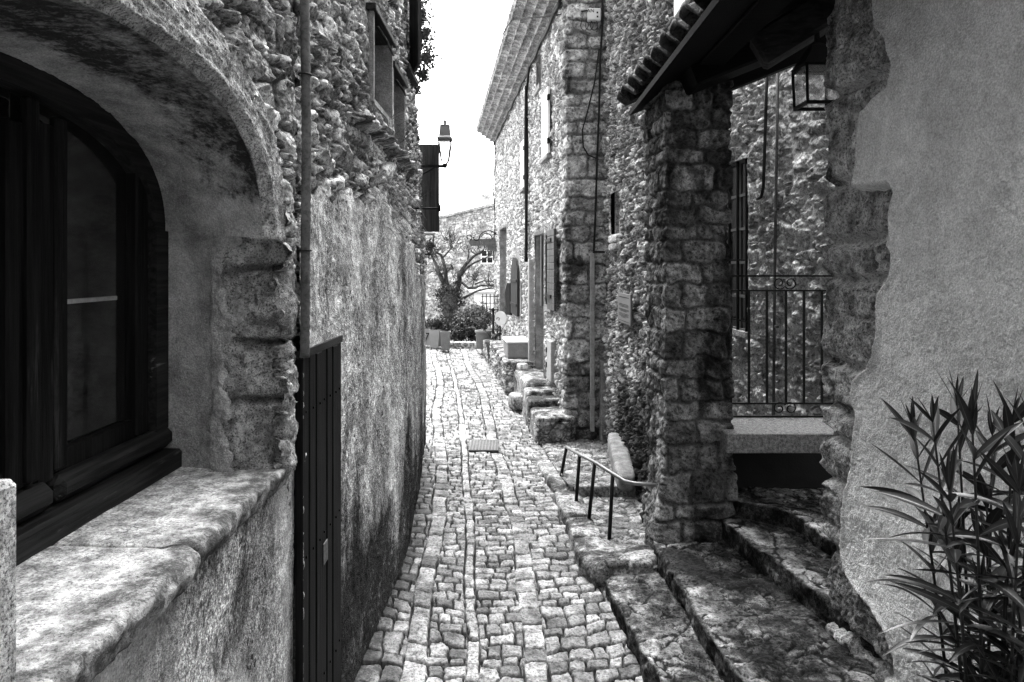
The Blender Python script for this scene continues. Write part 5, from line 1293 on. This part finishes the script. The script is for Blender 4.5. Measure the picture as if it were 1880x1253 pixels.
q.prism([((u - CU) * sx, (HV - v) * sx) for u, v in ((862, 440), (915, 438), (915, 463), (896, 460), (894, 452), (864, 451), (861, 446))], (0, Yq, 0), (1, 0, 0), (0, 0, 1), (0, 1, 0), .06); q.build('board', M['conduit'], AW)
text('N', .14, 'lettering', M['lamp_metal'], AW, basis(((884 - CU) * sx, Yq - .005, (HV - 446) * sx), (1, 0, 0), (0, 0, 1), (0, -1, 0)))
q = MB()
def arcp(cu, cv, r_, a0, a1, n=14, k=0.): return [P(cu + r_ * (1 - k * i / n) * math.cos(a), cv - r_ * (1 - k * i / n) * math.sin(a), Yq) for i, a in enumerate(np.linspace(a0, a1, n))]
q.tube(arcp(897, 442, 18, 0, 3.0), .02, 5); q.tube(arcp(893, 440, 11, 0, 2.8), .016, 5); q.tube(arcp(912, 430, 5, -1.5, 3.6, 14, .5), .018, 5); q.tube(arcp(861, 436, 6, -1.2, 4.2, 14, .5), .016, 5); q.tube(arcp(874, 436, 7, .3, -3.4, 14, .4), .016, 5); q.tube(arcp(876, 455, 12, 3.5, 6., 10), .016, 5)
q.tube([P(915, 438, Yq), P(922, 436, Yq)], .03, 6); q.build('scroll', M['iron'], AW)

# ------------------------------------------------------------------ camera, sky and sun
cam = bpy.data.cameras.new('camera'); co = bpy.data.objects.new('camera', cam); C.objects.link(co)
co.location = (0, 0, 0); co.rotation_euler = (R(90), 0, 0); cam.sensor_width = 36; cam.lens = F / 1880 * 36; cam.shift_x = 0; cam.shift_y = -(626.5 - HV) / 1880
cam.clip_start = .05; cam.clip_end = 2000; bpy.context.scene.camera = co
SUN_EL, SUN_AZ = 60, -6           # ahead of the camera and high up, behind a bright overcast
w = bpy.data.worlds.new('World'); bpy.context.scene.world = w; w.use_nodes = True; nt = w.node_tree; nt.nodes.clear()
sk = nt.nodes.new('ShaderNodeTexSky'); sk.sky_type = 'NISHITA'; sk.sun_disc = False; sk.sun_elevation = R(SUN_EL); sk.sun_rotation = R(SUN_AZ); sk.dust_density = 4; sk.air_density = 1.5
bw = nt.nodes.new('ShaderNodeRGBToBW'); bg = nt.nodes.new('ShaderNodeBackground'); wo = nt.nodes.new('ShaderNodeOutputWorld'); bg.inputs['Strength'].default_value = .14
nt.links.new(sk.outputs[0], bw.inputs[0]); nt.links.new(bw.outputs[0], bg.inputs[0]); nt.links.new(bg.outputs[0], wo.inputs[0])
sl_ = bpy.data.lights.new('sun', 'SUN'); sl_.energy = .95; sl_.angle = R(64); so = bpy.data.objects.new('sun', sl_); C.objects.link(so)
d = Vector((math.sin(R(SUN_AZ)) * math.cos(R(SUN_EL)), math.cos(R(SUN_AZ)) * math.cos(R(SUN_EL)), math.sin(R(SUN_EL))))
so.rotation_euler = d.to_track_quat('Z', 'Y').to_euler(); so.location = (0, 10, 20)
sc = bpy.context.scene; sc.view_settings.view_transform = 'Standard'; sc.view_settings.look = 'None'; sc.view_settings.gamma = 1; sc.view_settings.exposure = 3.3
sc.render.film_transparent = False
sc.cycles.max_bounces = 8; sc.cycles.diffuse_bounces = 2; sc.cycles.use_denoising = True; sc.cycles.denoising_prefilter = 'NONE'
